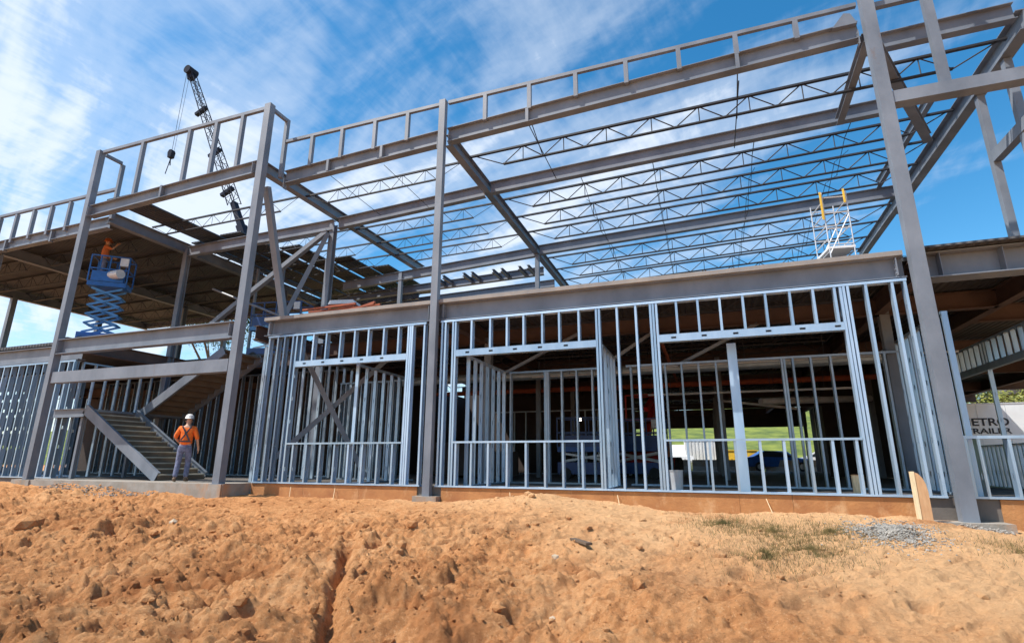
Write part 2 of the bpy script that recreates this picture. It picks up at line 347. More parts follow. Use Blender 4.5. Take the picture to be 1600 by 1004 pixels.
me.polygons.add(len(q)); me.polygons.foreach_set('loop_start', np.arange(0, q.size, 4, dtype=np.int32)); me.polygons.foreach_set('loop_total', np.full(len(q), 4, dtype=np.int32))
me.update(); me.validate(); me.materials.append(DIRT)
for p in me.polygons: p.use_smooth = True
tag(place('ground', me), 'orange clay ground with rough dug bank in the foreground', 'ground', kind='structure')
def H(x, y): return float(height(np.array([x]), np.array([y]))[0])

# grass bank behind the site
gm = MB(); gx = np.linspace(-140, 140, 57); gy = [34, 38, 42, 47, 53, 60, 70, 85, 110]; gz = [-.05, 0.1, .9, 2.2, 3.6, 5.0, 7, 9, 10]
for j, y in enumerate(gy):
    for x in gx: gm.v.append((float(x), y+2*math.sin(x*.07), gz[j]+0.5*j/9*math.sin(x*.11+j)))
for j in range(len(gy)-1):
    for i in range(56): k = j*57+i; gm.f.append((k, k+1, k+58, k+57))
gm.smooth = True; tag(gm.build('grass_bank', GRASS), 'bright green grass slope rising behind the building', 'grass bank', kind='structure')
yd = MB().box((-40, 31.5, -0.3), (40, 34.5, -0.06)); tag(yd.build('yard', ASPH), 'pale gravel yard behind the building', 'yard', kind='structure')

ICO = [(0, 0, 1), (.894, 0, .447), (.276, .851, .447), (-.724, .526, .447), (-.724, -.526, .447), (.276, -.851, .447), (.724, .526, -.447), (-.276, .851, -.447), (-.894, 0, -.447), (-.276, -.851, -.447), (.724, -.526, -.447), (0, 0, -1)]
ICF = [(0, 1, 2), (0, 2, 3), (0, 3, 4), (0, 4, 5), (0, 5, 1), (1, 6, 2), (2, 7, 3), (3, 8, 4), (4, 9, 5), (5, 10, 1), (6, 7, 2), (7, 8, 3), (8, 9, 4), (9, 10, 5), (10, 6, 1), (11, 7, 6), (11, 8, 7), (11, 9, 8), (11, 10, 9), (11, 6, 10)]
def rock(mb, x, y, z, r, rr=random):
    a = rr.random()*6.28; sx, sy, sz = r*rr.uniform(.7, 1.4), r*rr.uniform(.7, 1.2), r*rr.uniform(.5, .95); k = len(mb.v); ca, sa = math.cos(a), math.sin(a)
    for p in ICO:
        j = rr.uniform(.72, 1.15); X, Y, Z = p[0]*sx*j, p[1]*sy*j, p[2]*sz*j
        mb.v.append((x+X*ca-Y*sa, y+X*sa+Y*ca, z+Z))
    mb.f += [tuple(k+i for i in f) for f in ICF]
P_ = []
while len(P_) < 9000:
    x = random.uniform(-16, 7); y = random.uniform(-8, -0.5)
    if random.random() < (0.30+0.7*max(0, min(1, (1.5-x)/6)))*(0.25+0.75*min(1, (-y)/2.5)): P_.append((x, y))
hz = height(np.array([p[0] for p in P_]), np.array([p[1] for p in P_]))
mb = MB()
for (x, y), z in zip(P_, hz):
    r = 0.005+0.0052*random.paretovariate(1.9); r = min(r, 0.085); rock(mb, x, y, float(z)+r*0.15, r)
tag(mb.build('dirt_clods', DIRT), 'loose clay clods scattered over the dirt bank', 'dirt clods', kind='stuff')
mb = MB()
for i in range(5200):
    a = random.random()*6.28; d = random.gauss(0, 0.5); x = 2.40+d*math.cos(a)*0.60; y = -1.65+d*math.sin(a)*0.85
    r = random.uniform(.005, .017); h = 0.08*math.exp(-((x-2.40)/.35)**2-((y+1.65)/.45)**2); rock(mb, x, y, H(x, y)+h*random.uniform(.3, 1.0)+r*.3, r)
for i in range(260):
    x = random.uniform(3.7, 4.25); y = random.uniform(-.75, -.15); r = random.uniform(.010, .024); rock(mb, x, y, H(x, y)+random.random()*.05, r)
for i in range(1200):
    x = random.uniform(-17.5, -13.2); y = random.uniform(-1.5, -.85); r = random.uniform(.006, .026); rock(mb, x, y, H(x, y)+random.random()*.015, r)
tag(mb.build('gravel', STONE), 'small grey gravel heaped on the dirt before the wall', 'gravel', kind='stuff')
mb = MB()
for i in range(13000):
    a = random.random()*6.28; d = abs(random.gauss(0, 1)); cx_, cy_ = random.choice([(0.8, -1.8), (1.2, -2.6), (0.1, -1.4), (1.6, -1.7), (0.6, -3.0), (3.8, -2.2), (4.3, -3.2)])
    x = cx_+d*math.cos(a)*.45; y = cy_+d*math.sin(a)*.5; z = H(x, y); h = random.uniform(.02, .09); b = random.random()*6.28; w_ = .0035
    k = len(mb.v); lx, ly = random.uniform(-.05, .05), random.uniform(-.05, .05)
    mb.v += [(x-w_*math.cos(b), y-w_*math.sin(b), z-.01), (x+w_*math.cos(b), y+w_*math.sin(b), z-.01), (x+lx, y+ly, z+h)]; mb.f.append((k, k+1, k+2))
tag(mb.build('dry_grass', STRAW), 'sparse brown dry grass on the bank', 'dry grass', kind='stuff')
for i, (x, y, r, m_, lb) in enumerate([(-2.15, -3.6, .065, PALE, 'pale flat rock near the middle of the dirt bank'), (-1.75, -5.15, .065, PALE, 'pale rock half buried at the bottom of the bank'),
        (-10.1, -3.05, .12, PALE, 'pale flat stone on the upper left bank'), (-12.3, -4.3, .22, DIRT, 'large clay lump at the left edge of the bank')]):
    m2 = MB(); rock(m2, 0, 0, 0, r); o = m2.build('rock', m_, None, (x, y, H(x, y)+r*.1)); tag(o, lb, 'rock')
for (x, y, a, l_, lb) in [(-1.9, -3.05, -.9, .55, 'weathered grey wood scrap lying on the middle of the bank'), (3.35, -3.55, .25, .55, 'brown board piece lying on the bank at right')]:
    o = MB().box((-l_/2, -.05, -.012), (l_/2, .05, .018)).build('wood_scrap', BARK, None, (x, y, H(x, y)+.03), a); tag(o, lb, 'wood scrap')

# ------------------------------------------------------------------ the steel building
BT = thing('steel_building', 'two storey grey steel building frame with open roof joists and raised front bay', 'building')
def bpart(mb, name, m, label=None):
    o = mb.build(name, m, BT)
    if label: o['label'] = label
    return o
# slabs
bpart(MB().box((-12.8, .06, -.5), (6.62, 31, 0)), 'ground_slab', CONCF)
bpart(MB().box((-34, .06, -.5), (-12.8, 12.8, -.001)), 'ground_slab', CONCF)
s_ = MB().box((-19.6, -.82, -.6), (-11.35, .06, -.006)); s_.box((-11.35, .045, -.8), (-11.3, .06, -.01)); bpart(s_, 'stair_bay_slab', CONC)
pl = MB(); xx = [-11.3, -8.9, -6.42]; 
for a, b in ((-11.3, -9.65), (-9.645, -8.0), (-7.995, -6.42), (-5.8, -4.35), (-4.345, -1.9), (-1.895, .45), (.455, 1.35), (1.355, 3.42), (4.42, 6.6)):
    pl.box((a, .03, -.85), (b, .06, -.012))
bpart(pl, 'plinth', FORM)
for x, w_, y0 in ((-6.11, .3, -.19), (3.92, .5, -.32), (-11.65, .27, -.86), (-19.02, .3, -.86)):
    bpart(MB().box((x-w_, y0, -.9), (x+w_, .058 if y0 > -.5 else -.5, (-.20 if x < 0 else -.36) if y0 > -.5 else -.012)), 'pier', CONC)
# W columns
def wcol(x, y, z0, z1, d=.30, w_=.28, name='column', lab=None):
    mb = MB().ibeam((x, y, z0), (x, y, z1), d, w_, .02, .014, up=(0, 1, 0)); mb.box((x-.2, y-.2, z0-.02), (x+.2, y+.2, z0+.01))
    return bpart(mb, name, STEEL, lab)
def hss(x, y, z0, z1, w_=.16, name='column'):
    return bpart(MB().bar((x, y, z0), (x, y, z1), w_, w_, (0, 1, 0)), name, STEEL)
bpart(MB().bar((-19.02, -.72, -.1), (-19.02, -.72, 10.90), .20, .20, (0, 1, 0)), 'column', STEEL, 'tall column at the left of the raised front bay')
bpart(MB().bar((-11.62, -.72, -.1), (-11.62, -.72, 10.93), .22, .20, (0, 1, 0)).box((-11.82, -.84, -.02), (-11.38, -.55, .0)), 'column', STEEL, 'tall column at the right of the raised front bay')
bpart(MB().bar((-6.11, -.05, -.4), (-6.11, -.05, 10.16), .18, .16, (0, 1, 0)), 'column', STEEL); bpart(MB().bar((3.90, -.10, -.55), (3.90, -.10, 12.2), .23, .20, (0, 1, 0)), 'column', STEEL, 'tallest column near the right end')
for x in (-18.95, -11.95, -5.9, 4.1): wcol(x, 3.0, 0, 8.7 if x < -10 else 4.1, .2, .2)
for x in (-18.95, -25.5, -32): wcol(x, 8.3, 0, 8.6, .24, .24)
for x in (-25.5, -32): wcol(x, .22, 0, 8.3, .22, .22)
for x in (-12.4, -6, .5, 6.35):
    if x > 6: hss(6.8, 8.3, 4.4, 9.3, .2)
    else: hss(x, 8.3, 0, 4.1 if x > 0 else 8.75)
for x in (-25.5, -19, -14): hss(x, 11, 0, 8.5, .2)
hss(-32, 4.2, 0, 8.4, .22)
bpart(MB().ibeam((-32, 11, 8.52), (-13, 11, 8.52), .3, .2), 'roof_beam', STEEL)
for x in (-12.4, -6, 0.5, 6.3):
    for y in (14, 20, 26, 30.5): hss(x, y, 0, 4.0, .2)
# second-floor perimeter
ZB, ZT = 3.93, 4.35
bpart(MB().ibeam((-11.5, .15, 4.14), (3.74, .15, 4.14), .42, .26), 'floor_beam', STEEL, 'long edge beam over the front stud walls')
bpart(MB().box((-11.5, -.035, 4.352), (3.72, .05, 4.445)).box((-11.5, .05, 4.352), (3.72, .40, 4.44)), 'floor_edge', EDGE)
bpart(MB().ibeam((-18.88, -.70, 3.96), (-11.8, -.70, 3.96), .47, .24, .022), 'floor_beam', STEEL, 'beam across the stair bay at second floor')
bpart(MB().bar((-18.88, -.66, 3.0), (-11.8, -.66, 3.0), .24, .34), 'landing_beam', STEEL, 'wide flat tube beam across the stair bay')
bpart(MB().ibeam((-34, .15, 4.0), (-19.2, .15, 4.0), .52, .24, .022), 'floor_beam', STEEL)
rb = MB().ibeam((4.05, .35, 4.16), (12.5, .35, 4.16), .50, .42, .022)
for x in (4.35, 5.3, 6.35, 7.4): rb.box((x-.006, .15, 3.935), (x+.006, .34, 4.385))
bpart(rb, 'floor_beam', STEEL, 'shaded edge beam with stiffener plates in the right end bay')
bpart(MB().box((3.98, -.06, 4.43), (12.5, .60, 4.47)), 'floor_edge', DECK)
# second floor decks (opening over the stair)
fd = MB().box((-11.5, .40, 4.36), (6.62, 31, 4.45)).box((-34, .02, 4.30), (-19.4, 12.7, 4.40)).box((-19.4, 3.9, 4.30), (-11.5, 12.7, 4.40)).box((6.62, .6, 4.36), (14.5, 31, 4.45))
bpart(fd, 'upper_floor_deck', DECK)
for x in (-18.95, -12.0, -6.0, 4.0, 6.3): bpart(MB().ibeam((x, .2 if x > -12.5 else -.6, 4.12), (x, 12.5 if x < -10 else 30.8, 4.12), .40, .2), 'floor_girder', SHADED_PRIMER)
for x in (-25.5, -32): bpart(MB().ibeam((x, .3, 4.05), (x, 12.5, 4.05), .45, .2), 'floor_girder', SHADED_PRIMER)
for y in (3.0, 8.3, 14, 20, 26, 30.8): bpart(MB().ibeam((-11.9, y, 4.12), (6.3, y, 4.12), .40, .2), 'floor_girder', SHADED_PRIMER)
for y in (4.5, 9, 14, 20, 26): bpart(MB().ibeam((6.4, y, 4.12), (14.4, y, 4.12), .40, .2), 'floor_girder', SHADED_PRIMER)
bpart(MB().ibeam((12.4, .5, 4.1), (12.4, 30.8, 4.1), .45, .22), 'floor_girder', SHADED_PRIMER)
for y in (14, 26): hss(12.4, y, 0, 3.9, .2)
for y in (3.7, 8.3, 12.5): bpart(MB().ibeam((-34, y, 4.05), (-12.1, y, 4.05), .45, .2), 'floor_girder', SHADED_PRIMER)
def joist(x0, x1, y, z0, z1, d=.45, name='roof_joist', sx=.65, bev=.9, r=.017, cw=.085):
    a = Vector((x0, y, z0)); b = Vector((x1, y, z1)); Ln = (b-a).length; dn = Vector((0, 0, -d))
    mb = MB(); mb.bar(a, b, cw, .05); t0 = bev/Ln; t1 = 1-bev/Ln
    mb.bar(a.lerp(b, t0)+dn, a.lerp(b, t1)+dn, cw, .035)
    o = bpart(mb, name, JOIST)
    wb = MB(); nseg = max(2, int(round((Ln-2*bev)/(2*sx)))); 
    wb.rod(a.lerp(b, .01), a.lerp(b, t0)+dn, r, 4); wb.rod(a.lerp(b, .99), a.lerp(b, t1)+dn, r, 4)
    for i in range(nseg):
        u = t0+(t1-t0)*i/nseg; v = t0+(t1-t0)*(i+1)/nseg; m_ = (u+v)/2
        wb.rod(a.lerp(b, u)+dn, a.lerp(b, m_), r, 4); wb.rod(a.lerp(b, m_), a.lerp(b, v)+dn, r, 4); wb.rod(a.lerp(b, m_), a.lerp(b, m_)+dn, r*.8, 4)
    wb.build('web', JOIST, o); return o
for y in (1.5, 4.4, 5.8, 7.1, 9.8, 11.6, 16, 18, 22, 24):
    for a, b in ((-11.9, -6.1), (-5.9, 3.9)): joist(a, b, y, 4.33, 4.33, .38, 'floor_joist', .7, .5)
# roof steel. zr(x): top of steel
def zr(x):
    return 9.57+.04*x if x < 4.2 else 9.35
bpart(MB().ibeam((-11.5, .12, 8.89), (-6.25, .12, 9.11), .42, .22), 'roof_beam', STEEL)
o = MB().ibeam((-6.0, .12, 9.12), (3.74, .12, 9.51), .42, .22)
for x in (-3.72, 1.32): o.box((x-.04, .0, 8.9+.04*(x+6.0)), (x+.04, .1, 9.3+.04*(x+6)))
bpart(o, 'roof_beam', STEEL, 'long front roof beam with small stiffener plates')
for x in (-9.9, -8.07): bpart(MB().box((x-.04, 0, 8.72+.04*(x+11.5)), (x+.04, .1, 9.1+.04*(x+11.5))), 'stiffener', STEEL)
bpart(MB().prism([(3.25, 9.66), (3.72, 9.66), (3.62, 9.93), (3.5, 9.97)], .0, .12), 'gusset_plate', STEEL)
bpart(MB().ibeam((4.05, .95, 9.74), (6.8, .95, 9.78), .40, .2), 'roof_beam', STEEL)
bpart(MB().ibeam((-18.88, -.68, 8.60), (-11.8, -.68, 8.86), .40, .22), 'roof_beam', STEEL, 'roof beam across the raised front bay')
bpart(MB().box((-15.64, -.8, 8.52), (-15.56, -.69, 8.94)), 'stiffener', STEEL)
bpart(MB().ibeam((-34, .15, 8.45), (-19.2, .15, 8.62), .42, .22), 'roof_beam', STEEL)
for x in (-22.2, -24.9): bpart(MB().box((x-.04, .03, 8.3), (x+.04, .14, 8.72)), 'stiffener', STEEL)
# interior rows
for y, za, zb, x0, x1 in ((2.95, 8.78, 9.10, -18.8, -11.9), (2.95, 8.76, 9.06, -11.7, -6.1), (2.95, 9.0, 9.32, -5.9, 4.9), (8.3, 8.42, 8.95, -15.5, -6.0), (8.3, 8.95, 9.42, -5.9, 6.8)):
    z0 = {2.95: {-18.8: 8.55, -11.7: 8.66, -5.9: 9.0}, 8.3: {-15.5: 8.42, -5.9: 8.95}}[y][x0]
    z1 = {2.95: {-18.8: 8.64, -11.7: 8.94, -5.9: 9.35}, 8.3: {-15.5: 8.9, -5.9: 9.40}}[y][x0]
    bpart(MB().ibeam((x0, y, z0), (x1, y, z1), .40, .2), 'roof_beam', STEEL)
for y, z in ((9.9, 8.45), (11.7, 8.45)): bpart(MB().ibeam((-17, y, z-.05), (-6.2, y, z+.2), .36, .2), 'roof_beam', STEEL)
st = 0
for x in (-11.0, -10.6, -9.6, -9.2, -8.2, -7.8, -7.0, -6.6): bpart(MB().ibeam((x, 8.9, 8.55), (x, 9.9, 8.55), .16, .12), 'outrigger', STEEL)
# girders along Y
bpart(MB().ibeam((-6.05, .25, 9.12), (-6.05, 14.5, 8.93), .36, .22), 'roof_girder', STEEL)
bpart(MB().ibeam((-12.0, -.5, 9.12), (-12.0, 9.5, 9.25), .34, .24), 'roof_girder', STEEL)
bpart(MB().ibeam((-19.1, .0, 8.75), (-19.1, 12.5, 8.75), .40, .24), 'roof_girder', STEEL)
for x in (-25.5, -32): bpart(MB().ibeam((x, .3, 8.5), (x, 11.1, 8.5), .40, .24), 'roof_girder', STEEL)
bpart(MB().ibeam((3.85, .05, 9.30), (3.85, 2.85, 9.10), .22, .16), 'roof_girder', STEEL)
bpart(MB().ibeam((6.92, .85, 9.52), (6.92, 9.8, 9.42), .48, .26), 'roof_girder', STEEL, 'deep end girder at the right side of the roof')
bpart(MB().ibeam((6.92, 9.8, 9.42), (6.92, 14.5, 9.36), .40, .22), 'roof_girder', STEEL)
bpart(MB().ibeam((6.12, 3.4, 9.7), (6.12, 8.2, 9.7), .26, .14), 'roof_girder', STEEL)
bpart(MB().ibeam((3.95, .1, 9.3), (6.2, 4.3, 9.0), .26, .2), 'brace', STEEL)
# roof joists
for y in (1.45, 4.2, 5.6, 6.95, 9.75, 11.2, 12.7, 14.0):
    d = .46
    zA = 9.28-.012*y
    joist(-5.95, 6.85, y, zA, zA+.42 if y > 3 else zA+.28, d, bev=1.05, sx=.62)
for y in (1.45, 4.2, 5.6, 6.95):
    joist(-11.9, -6.15, y, 9.02, 9.16, .40, bev=.9, sx=.42, r=.010, cw=.06)
for y in (1.45, 4.2, 5.6, 6.95): joist(-18.95, -12.1, y, 8.98, 9.06, .40, bev=.8, sx=.42, r=.010, cw=.06)
for y in (1.6, 3.1, 4.6, 6.1, 7.6, 9.1, 10.6):
    for a in (-25.4, -31.9): joist(a, a+6.3, y, 8.68, 8.70, .48, bev=.7, sx=.45, r=.012)
for y in (9.1, 10.6, 12.1): joist(-18.95, -12.3, y, 8.72, 8.72, .48, bev=.7, sx=.45, r=.012)
# bridging between joists
for x in (-9.9, -8.07): 
    bpart(MB().rod((x, .2, 8.72), (x, 2.85, 8.66), .011, 4), 'bridging_rod', JOIST)
for x in (-3.72, 1.32): 
    bpart(MB().rod((x, .2, 9.28+.0*x), (x, 1.45, 8.85), .013, 4).rod((x, .2, 9.0), (x, 2.9, 8.9), .013, 4), 'bridging_rod', JOIST)
for x, dx in ((-3.1, .25), (-.9, .2), (1.9, .2), (4.3, .2)):
    mb = MB(); rows = (4.2, 5.6, 6.95, 9.75, 11.2, 12.7, 14.0); zt = 9.3+.03*x
    for i in range(len(rows)-1):
        a, b = rows[i], rows[i+1]; mb.rod((x, a, zt), (x, b, zt-.45), .009, 4); mb.rod((x+dx*.1, a, zt-.45), (x+dx*.1, b, zt), .009, 4)
    mb.rod((x, 2.95, zt), (x, 4.2, zt-.02), .012, 4); bpart(mb, 'bridging_rod', JOIST)
# roof deck
bpart(MB().box((-32.2, .25, 8.74), (-19.2, 11.2, 8.80)), 'roof_deck_panel', DECK, 'large underside of finished roof deck at left')
for a, b, y0, y1 in ((-18.55, -17.45, -.5, 12), (-17.35, -16.3, 3.0, 12.0), (-19.1, -18.65, 3.2, 12.5), (-16.1, -15.1, 4.8, 12.3), (-14.9, -13.9, 6.5, 12.3), (-13.8, -12.9, 8.0, 12.3)):
    bpart(MB().box((a, y0, 9.06), (b, y1, 9.11)), 'roof_deck_panel', DECK)
def conn(x, y, z, h=.34):
    m_ = MB().box((x-.006, y-.16, z-h/2), (x+.006, y-.02, z+h/2)); 
    for k in range(4): m_.rod((x-.025, y-.09, z-h/2+.05+k*(h-.1)/3), (x+.025, y-.09, z-h/2+.05+k*(h-.1)/3), .014, 6)
    bpart(m_, 'connection_plate', STEEL)
for x, z in ((-6.28, 8.92), (-5.94, 8.98), (-11.45, 8.66), (3.70, 9.3), (-5.9, 4.14), (3.6, 4.14), (-11.3, 4.14), (-6.3, 4.14)): conn(x, .14, z)
for x, z in ((-18.8, 3.96), (-11.85, 3.96), (-18.8, 8.55), (-11.85, 8.8)): conn(x, -.70, z)
# parapets
def post(mbx, x, y, z0, z1, w_=.10): mbx.box((x-w_/2, y-w_/2, z0), (x+w_/2, y+w_/2, z1))
def parapet(label, segs, posts, w_=.09):
    t = thing('parapet_frame', label, 'parapet frame')
    for p, q in segs: MB().bar(p, q, w_, w_).build('top_rail', STEEL, t)
    for x, y, z0, z1 in posts: 
        m_ = MB(); post(m_, x, y, z0, z1, w_*1.15); m_.build('post', STEEL, t)
    return t
main = [-10.58, -9.49, -8.35, -7.27, -4.9, -3.66, -2.43, -1.17, .07, 1.33, 2.57]
parapet('long grey tube parapet along the front roof beam, right of the raised bay', [((-11.6, .05, 10.14), (-6.24, .05, 10.14)), ((-6.0, .05, 10.14), (3.76, .05, 10.14))],
        [(x, .05, zr(x)-.05, 10.095) for x in main])
parapet('tall grey parapet cage on top of the raised front bay', [((-18.88, -.7, 10.85), (-11.8, -.7, 10.85)), ((-19.02, -.56, 10.85), (-19.02, .0, 10.85)), ((-11.65, -.56, 10.88), (-11.65, .0, 10.88))],
        [(x, -.7, 8.81+.037*(x+18.88), 10.805) for x in (-16.93, -14.83, -13.70, -12.64)]+[(-19.02, .05, 8.7, 10.8), (-11.65, .05, 8.9, 10.93)], .10)
parapet('grey tube parapet above the left wing roof edge', [((-34, .1, 9.84), (-19.1, .1, 9.90))], [(-20.5-1.04*i, .1, 8.66-.011*i*1.04, 9.8) for i in range(13)], .10)
parapet('short parapet rail at the far right roof corner', [((4.04, .05, 10.0), (7.5, .05, 10.0))], [(6.75, .05, 7.76, 12.0), (7.4, .05, 7.76, 9.95)], .12)
# hanging girt at right end bay
gt = thing('canopy_frame', 'wide grey beam with hanger post right of the tallest column', 'canopy frame')
MB().bar((4.02, -.05, 7.62), (12.5, -.05, 7.62), .26, .26).build('beam', STEEL, gt)
MB().bar((4.95, -.05, 7.76), (4.95, -.05, 12.0), .17, .12, (0, 1, 0)).build('hanger_post', STEEL, gt)
for y, z0, z1 in ((3.1, 4.45, 9.25), (1.8, 4.47, 9.25)):
    bpart(MB().bar((6.92, y, z0), (6.92, y, z1), .15, .16, (0, 1, 0)), 'column', STEEL)
bpart(MB().bar((6.92, -.1, 7.55), (6.92, 3.0, 7.55), .18, .27), 'side_girt', STEEL)
# braces around the interior column
bpart(MB().bar((-11.65, -.42, 8.35), (-11.65, .9, 4.5), .2, .14), 'brace', STEEL)
bpart(MB().bar((-12.15, 2.95, 8.45), (-15.9, 2.95, 6.15), .16, .16), 'brace', STEEL)
bpart(MB().bar((-15.9, 2.95, 6.15), (-17.7, 2.95, 5.0), .16, .16), 'brace', STEEL)
bpart(MB().bar((-12.05, 2.85, 8.3), (-12.9, 1.9, 4.6), .15, .15), 'brace', STEEL)
# interior struts on the ground floor
for a, b in (((-5.6, 2.9, 2.9), (-3.2, 2.9, 4.0)), ((-2.3, 2.9, 3.2), (-1.0, 2.9, 4.0)), ((-.6, 3.0, 3.0), (1.4, 3.0, 3.95))):
    bpart(MB().bar(a, b, .08, .08), 'brace', STEEL)
bpart(MB().bar((-11.3, 1.2, 3.9), (-9.6, 2.6, .1), .14, .14), 'brace', STEEL)
bpart(MB().bar((-11.9, .9, .3), (-9.2, 3.0, 3.8), .14, .14), 'brace', STEEL)

# ------------------------------------------------------------------ stud walls
STC = {}
SD = .15; SFW = .045; TK = .004
def stud_mb(length, holes=True, w_=SFW, SD=SD):
    # web in plane x=0, depth along y (0..SD), flanges towards +x
    m_ = MB(); m_.box((0, 0, 0), (w_, TK, length)); m_.box((0, SD-TK, 0), (w_, SD, length))
    m_.box((w_-TK, TK, 0), (w_, .02, length)); m_.box((w_-TK, SD-.02, 0), (w_, SD-TK, length))
    z = 0; hs_ = []
    if holes:
        h = .35
        while h < length-.2: hs_.append(h); h += .6
    for h in hs_:
        m_.box((0, TK, z), (TK, SD-TK, h-.05)); m_.box((0, TK, h-.05), (TK, .055, h+.05)); m_.box((0, SD-.055, h-.05), (TK, SD-TK, h+.05)); z = h+.05
    m_.box((0, TK, z), (TK, SD-TK, length)); return m_
def stud_mesh(length, m_, w_=SFW, SD=SD):
    k = (round(length, 2), m_.name, w_, SD)
    if k not in STC: STC[k] = stud_mb(k[0], k[0] > .7, w_, SD).mesh('stud', m_)
    return STC[k]
def wall(label, p, rz, length, height_, studs, openings=(), group=None, m_=GALV, SD=.15):
    """wall frame along local +x from p; openings (x0,x1,sill,head,bottom cripples,top cripples)"""
    t = thing('stud_wall', label, 'stud wall', p, rz, group)
    MB().box((0, -.004, 0), (length, SD+.004, .004)).box((0, -.007, .0), (length, -.004, .035)).box((0, SD+.004, .0), (length, SD+.007, .035)).build('bottom_track', m_, t)
    MB().box((0, -.004, height_-.004), (length, SD+.004, height_)).box((0, -.007, height_-.05), (length, -.004, height_)).box((0, SD+.004, height_-.05), (length, SD+.007, height_)).build('top_track', m_, t)
    for x in studs:
        o = place('stud', stud_mesh(height_-.01, m_, SFW, SD), t, (x, 0, .005)); o.rotation_euler.y = random.uniform(-.0018, .0018); o.rotation_euler.x = random.uniform(-.0012, .0012)
    for (a, b, s0, h0, bc, tcz) in openings:
        if s0: 
            MB().box((a, -.006, s0), (b, SD+.006, s0+.006)).box((a, -.009, s0-.035), (b, -.006, s0+.006)).build('sill_track', m_, t)
            for x in bc: place('cripple_stud', stud_mesh(s0-.01, m_, SFW, SD), t, (x, 0, .005))
        if h0:
            hd = MB(); z0, z1 = h0, h0+.15; c = a; k = a+.3
            hd.box((a, -.006, z0-.003), (b, SD+.006, z0+.001)); hd.box((a, -.006, z1-.001), (b, SD+.006, z1+.003))
            while k < b-.1:
                hd.box((c, -.004, z0), (k-.05, .0, z1)); hd.box((k-.05, -.004, z0), (k+.05, 0, z0+.055)); hd.box((k-.05, -.004, z0+.095), (k+.05, 0, z1)); c = k+.05; k += .6
            hd.box((c, -.004, z0), (b, 0, z1)); hd.box((a, SD, z0), (b, SD+.004, z1)); hd.build('header', m_, t)
            for x in tcz: place('cripple_stud', stud_mesh(height_-h0-.17, m_, SFW, SD), t, (x, 0, h0+.155))
    return t
GF = 'stud walls along the front of the ground floor'
TH = 3.90
# wall 1 (bay between raised bay and third column)
x0 = -11.3
wall('front stud wall with one window frame between stair bay and next column', (x0, 0, 0), 0, 4.95, TH,
     [v-x0 for v in (-11.28, -10.98, -10.75, -10.47, -10.33, -6.88, -6.82, -6.76, -6.42)],
     [(-10.28-x0, -6.88-x0, 1.0, 2.99, [v-x0 for v in (-10.09, -9.67, -9.24, -8.81, -8.4, -7.99, -7.56, -7.15)], [v-x0 for v in (-10.16, -9.78, -9.36, -8.91, -8.47, -8.05, -7.59, -7.16)])], GF)
x0 = -5.95
wall('long front stud wall with two window frames under the edge beam', (x0, 0, 0), 0, 9.66, TH,
     [v-x0 for v in (-5.93, -5.84, -5.63, -5.57, -2.14, -2.08, -1.69, -1.28, -.97, -.91, -.85, 2.60, 2.66, 2.72, 3.02, 3.45, 3.66)],
     [(-5.52-x0, -2.14-x0, 1.0, 2.99, [v-x0 for v in (-5.48, -5.09, -4.68, -4.23, -3.79, -3.36, -2.96, -2.54)], [v-x0 for v in (-5.15, -4.67, -4.25, -3.84, -3.39, -2.99, -2.54)]),
      (-.81-x0, 2.60-x0, 1.0, 3.0, [v-x0 for v in (-.42, -.01, .45, .89, 1.30, 1.72, 2.10, 2.48)], [v-x0 for v in (-.44, -.01, .42, .86, 1.28, 1.72, 2.13, 2.5)])], GF)
x0 = 4.08
wall('front stud wall with low sill at the far right end bay', (x0, 0, 0), 0, 2.5, 1.02, [v-x0 for v in (4.08, 4.26, 4.68, 5.1, 5.55, 6.0, 6.4)], (), GF)
wall('front stud wall of the left wing with closely set full studs', (-34, .02, 0), 0, 14.75, 3.72, [.1+.42*i for i in range(35)]+[14.66], (), GF)
# interior partitions
IG = 'interior stud partitions'
def wy(label, x, y0, y1, h, sp=.41, m_=GALV, h2=None):   # wall running in depth: local x -> world +Y, flange faces +-X
    n_ = int((y1-y0)/sp)+1
    return wall(label, (x, y0, 0), R(90), y1-y0, h, [i*sp for i in range(n_)], (), IG, m_, .092)
wy('partition running back behind the right jamb of the first window', -8.55, .45, 3.3, 3.05)
wy('partition running back just inside the left jamb of the second window', -5.3, .35, 3.0, 3.05, .41)
wy('short partition behind the right jamb of the second window', -2.05, .30, 2.3, 3.1, .41)
wy('tall blue partition running back beside the tallest column', 4.35, .35, 4.3, 3.3, .36)
wall('partition across the room behind the second window', (-5.2, 2.85, 0), 0, 3.0, 3.03, [.02, 1.02, 1.07, 1.12, 1.5, 1.92, 2.35, 2.9], (), IG, GALV2)
wall('partition across the room behind the third window', (-1.9, 2.75, 0), 0, 6.1, 3.03, [.1, .98, 1.38, 1.79, 2.2, 2.62, 3.68, 3.74, 3.92, 4.3, 4.72, 5.3, 5.8], (), IG, GALV2)
wall('partition across the back of the first window room', (-11.3, 3.3, 0), 0, 2.8, 3.05, [.2*i for i in range(14)], (), IG, GALV2)
wall('stud partition directly behind the staircase', (-25.5, 5.2, 0), 0, 13.3, 3.9, [.1+.41*i for i in range(32)], (), IG, GALV2)
wall('second row of studs behind the left wing wall', (-33, 1.6, 0), 0, 12.3, 3.7, [.1+.5*i for i in range(24)], (), IG, GALV)
wy('stud partition closing the left side of the stair bay', -19.3, .3, 3.2, 3.7, .4)
wy('stud partition closing the right side of the stair bay', -11.6, .3, 4.8, 3.7, .4, GALV2)
wall('far cross partition deep inside the right half', (-11, 14.2, 0), 0, 8.0, 3.0, [.1+.6*i for i in range(13)], (), IG, GALV2)
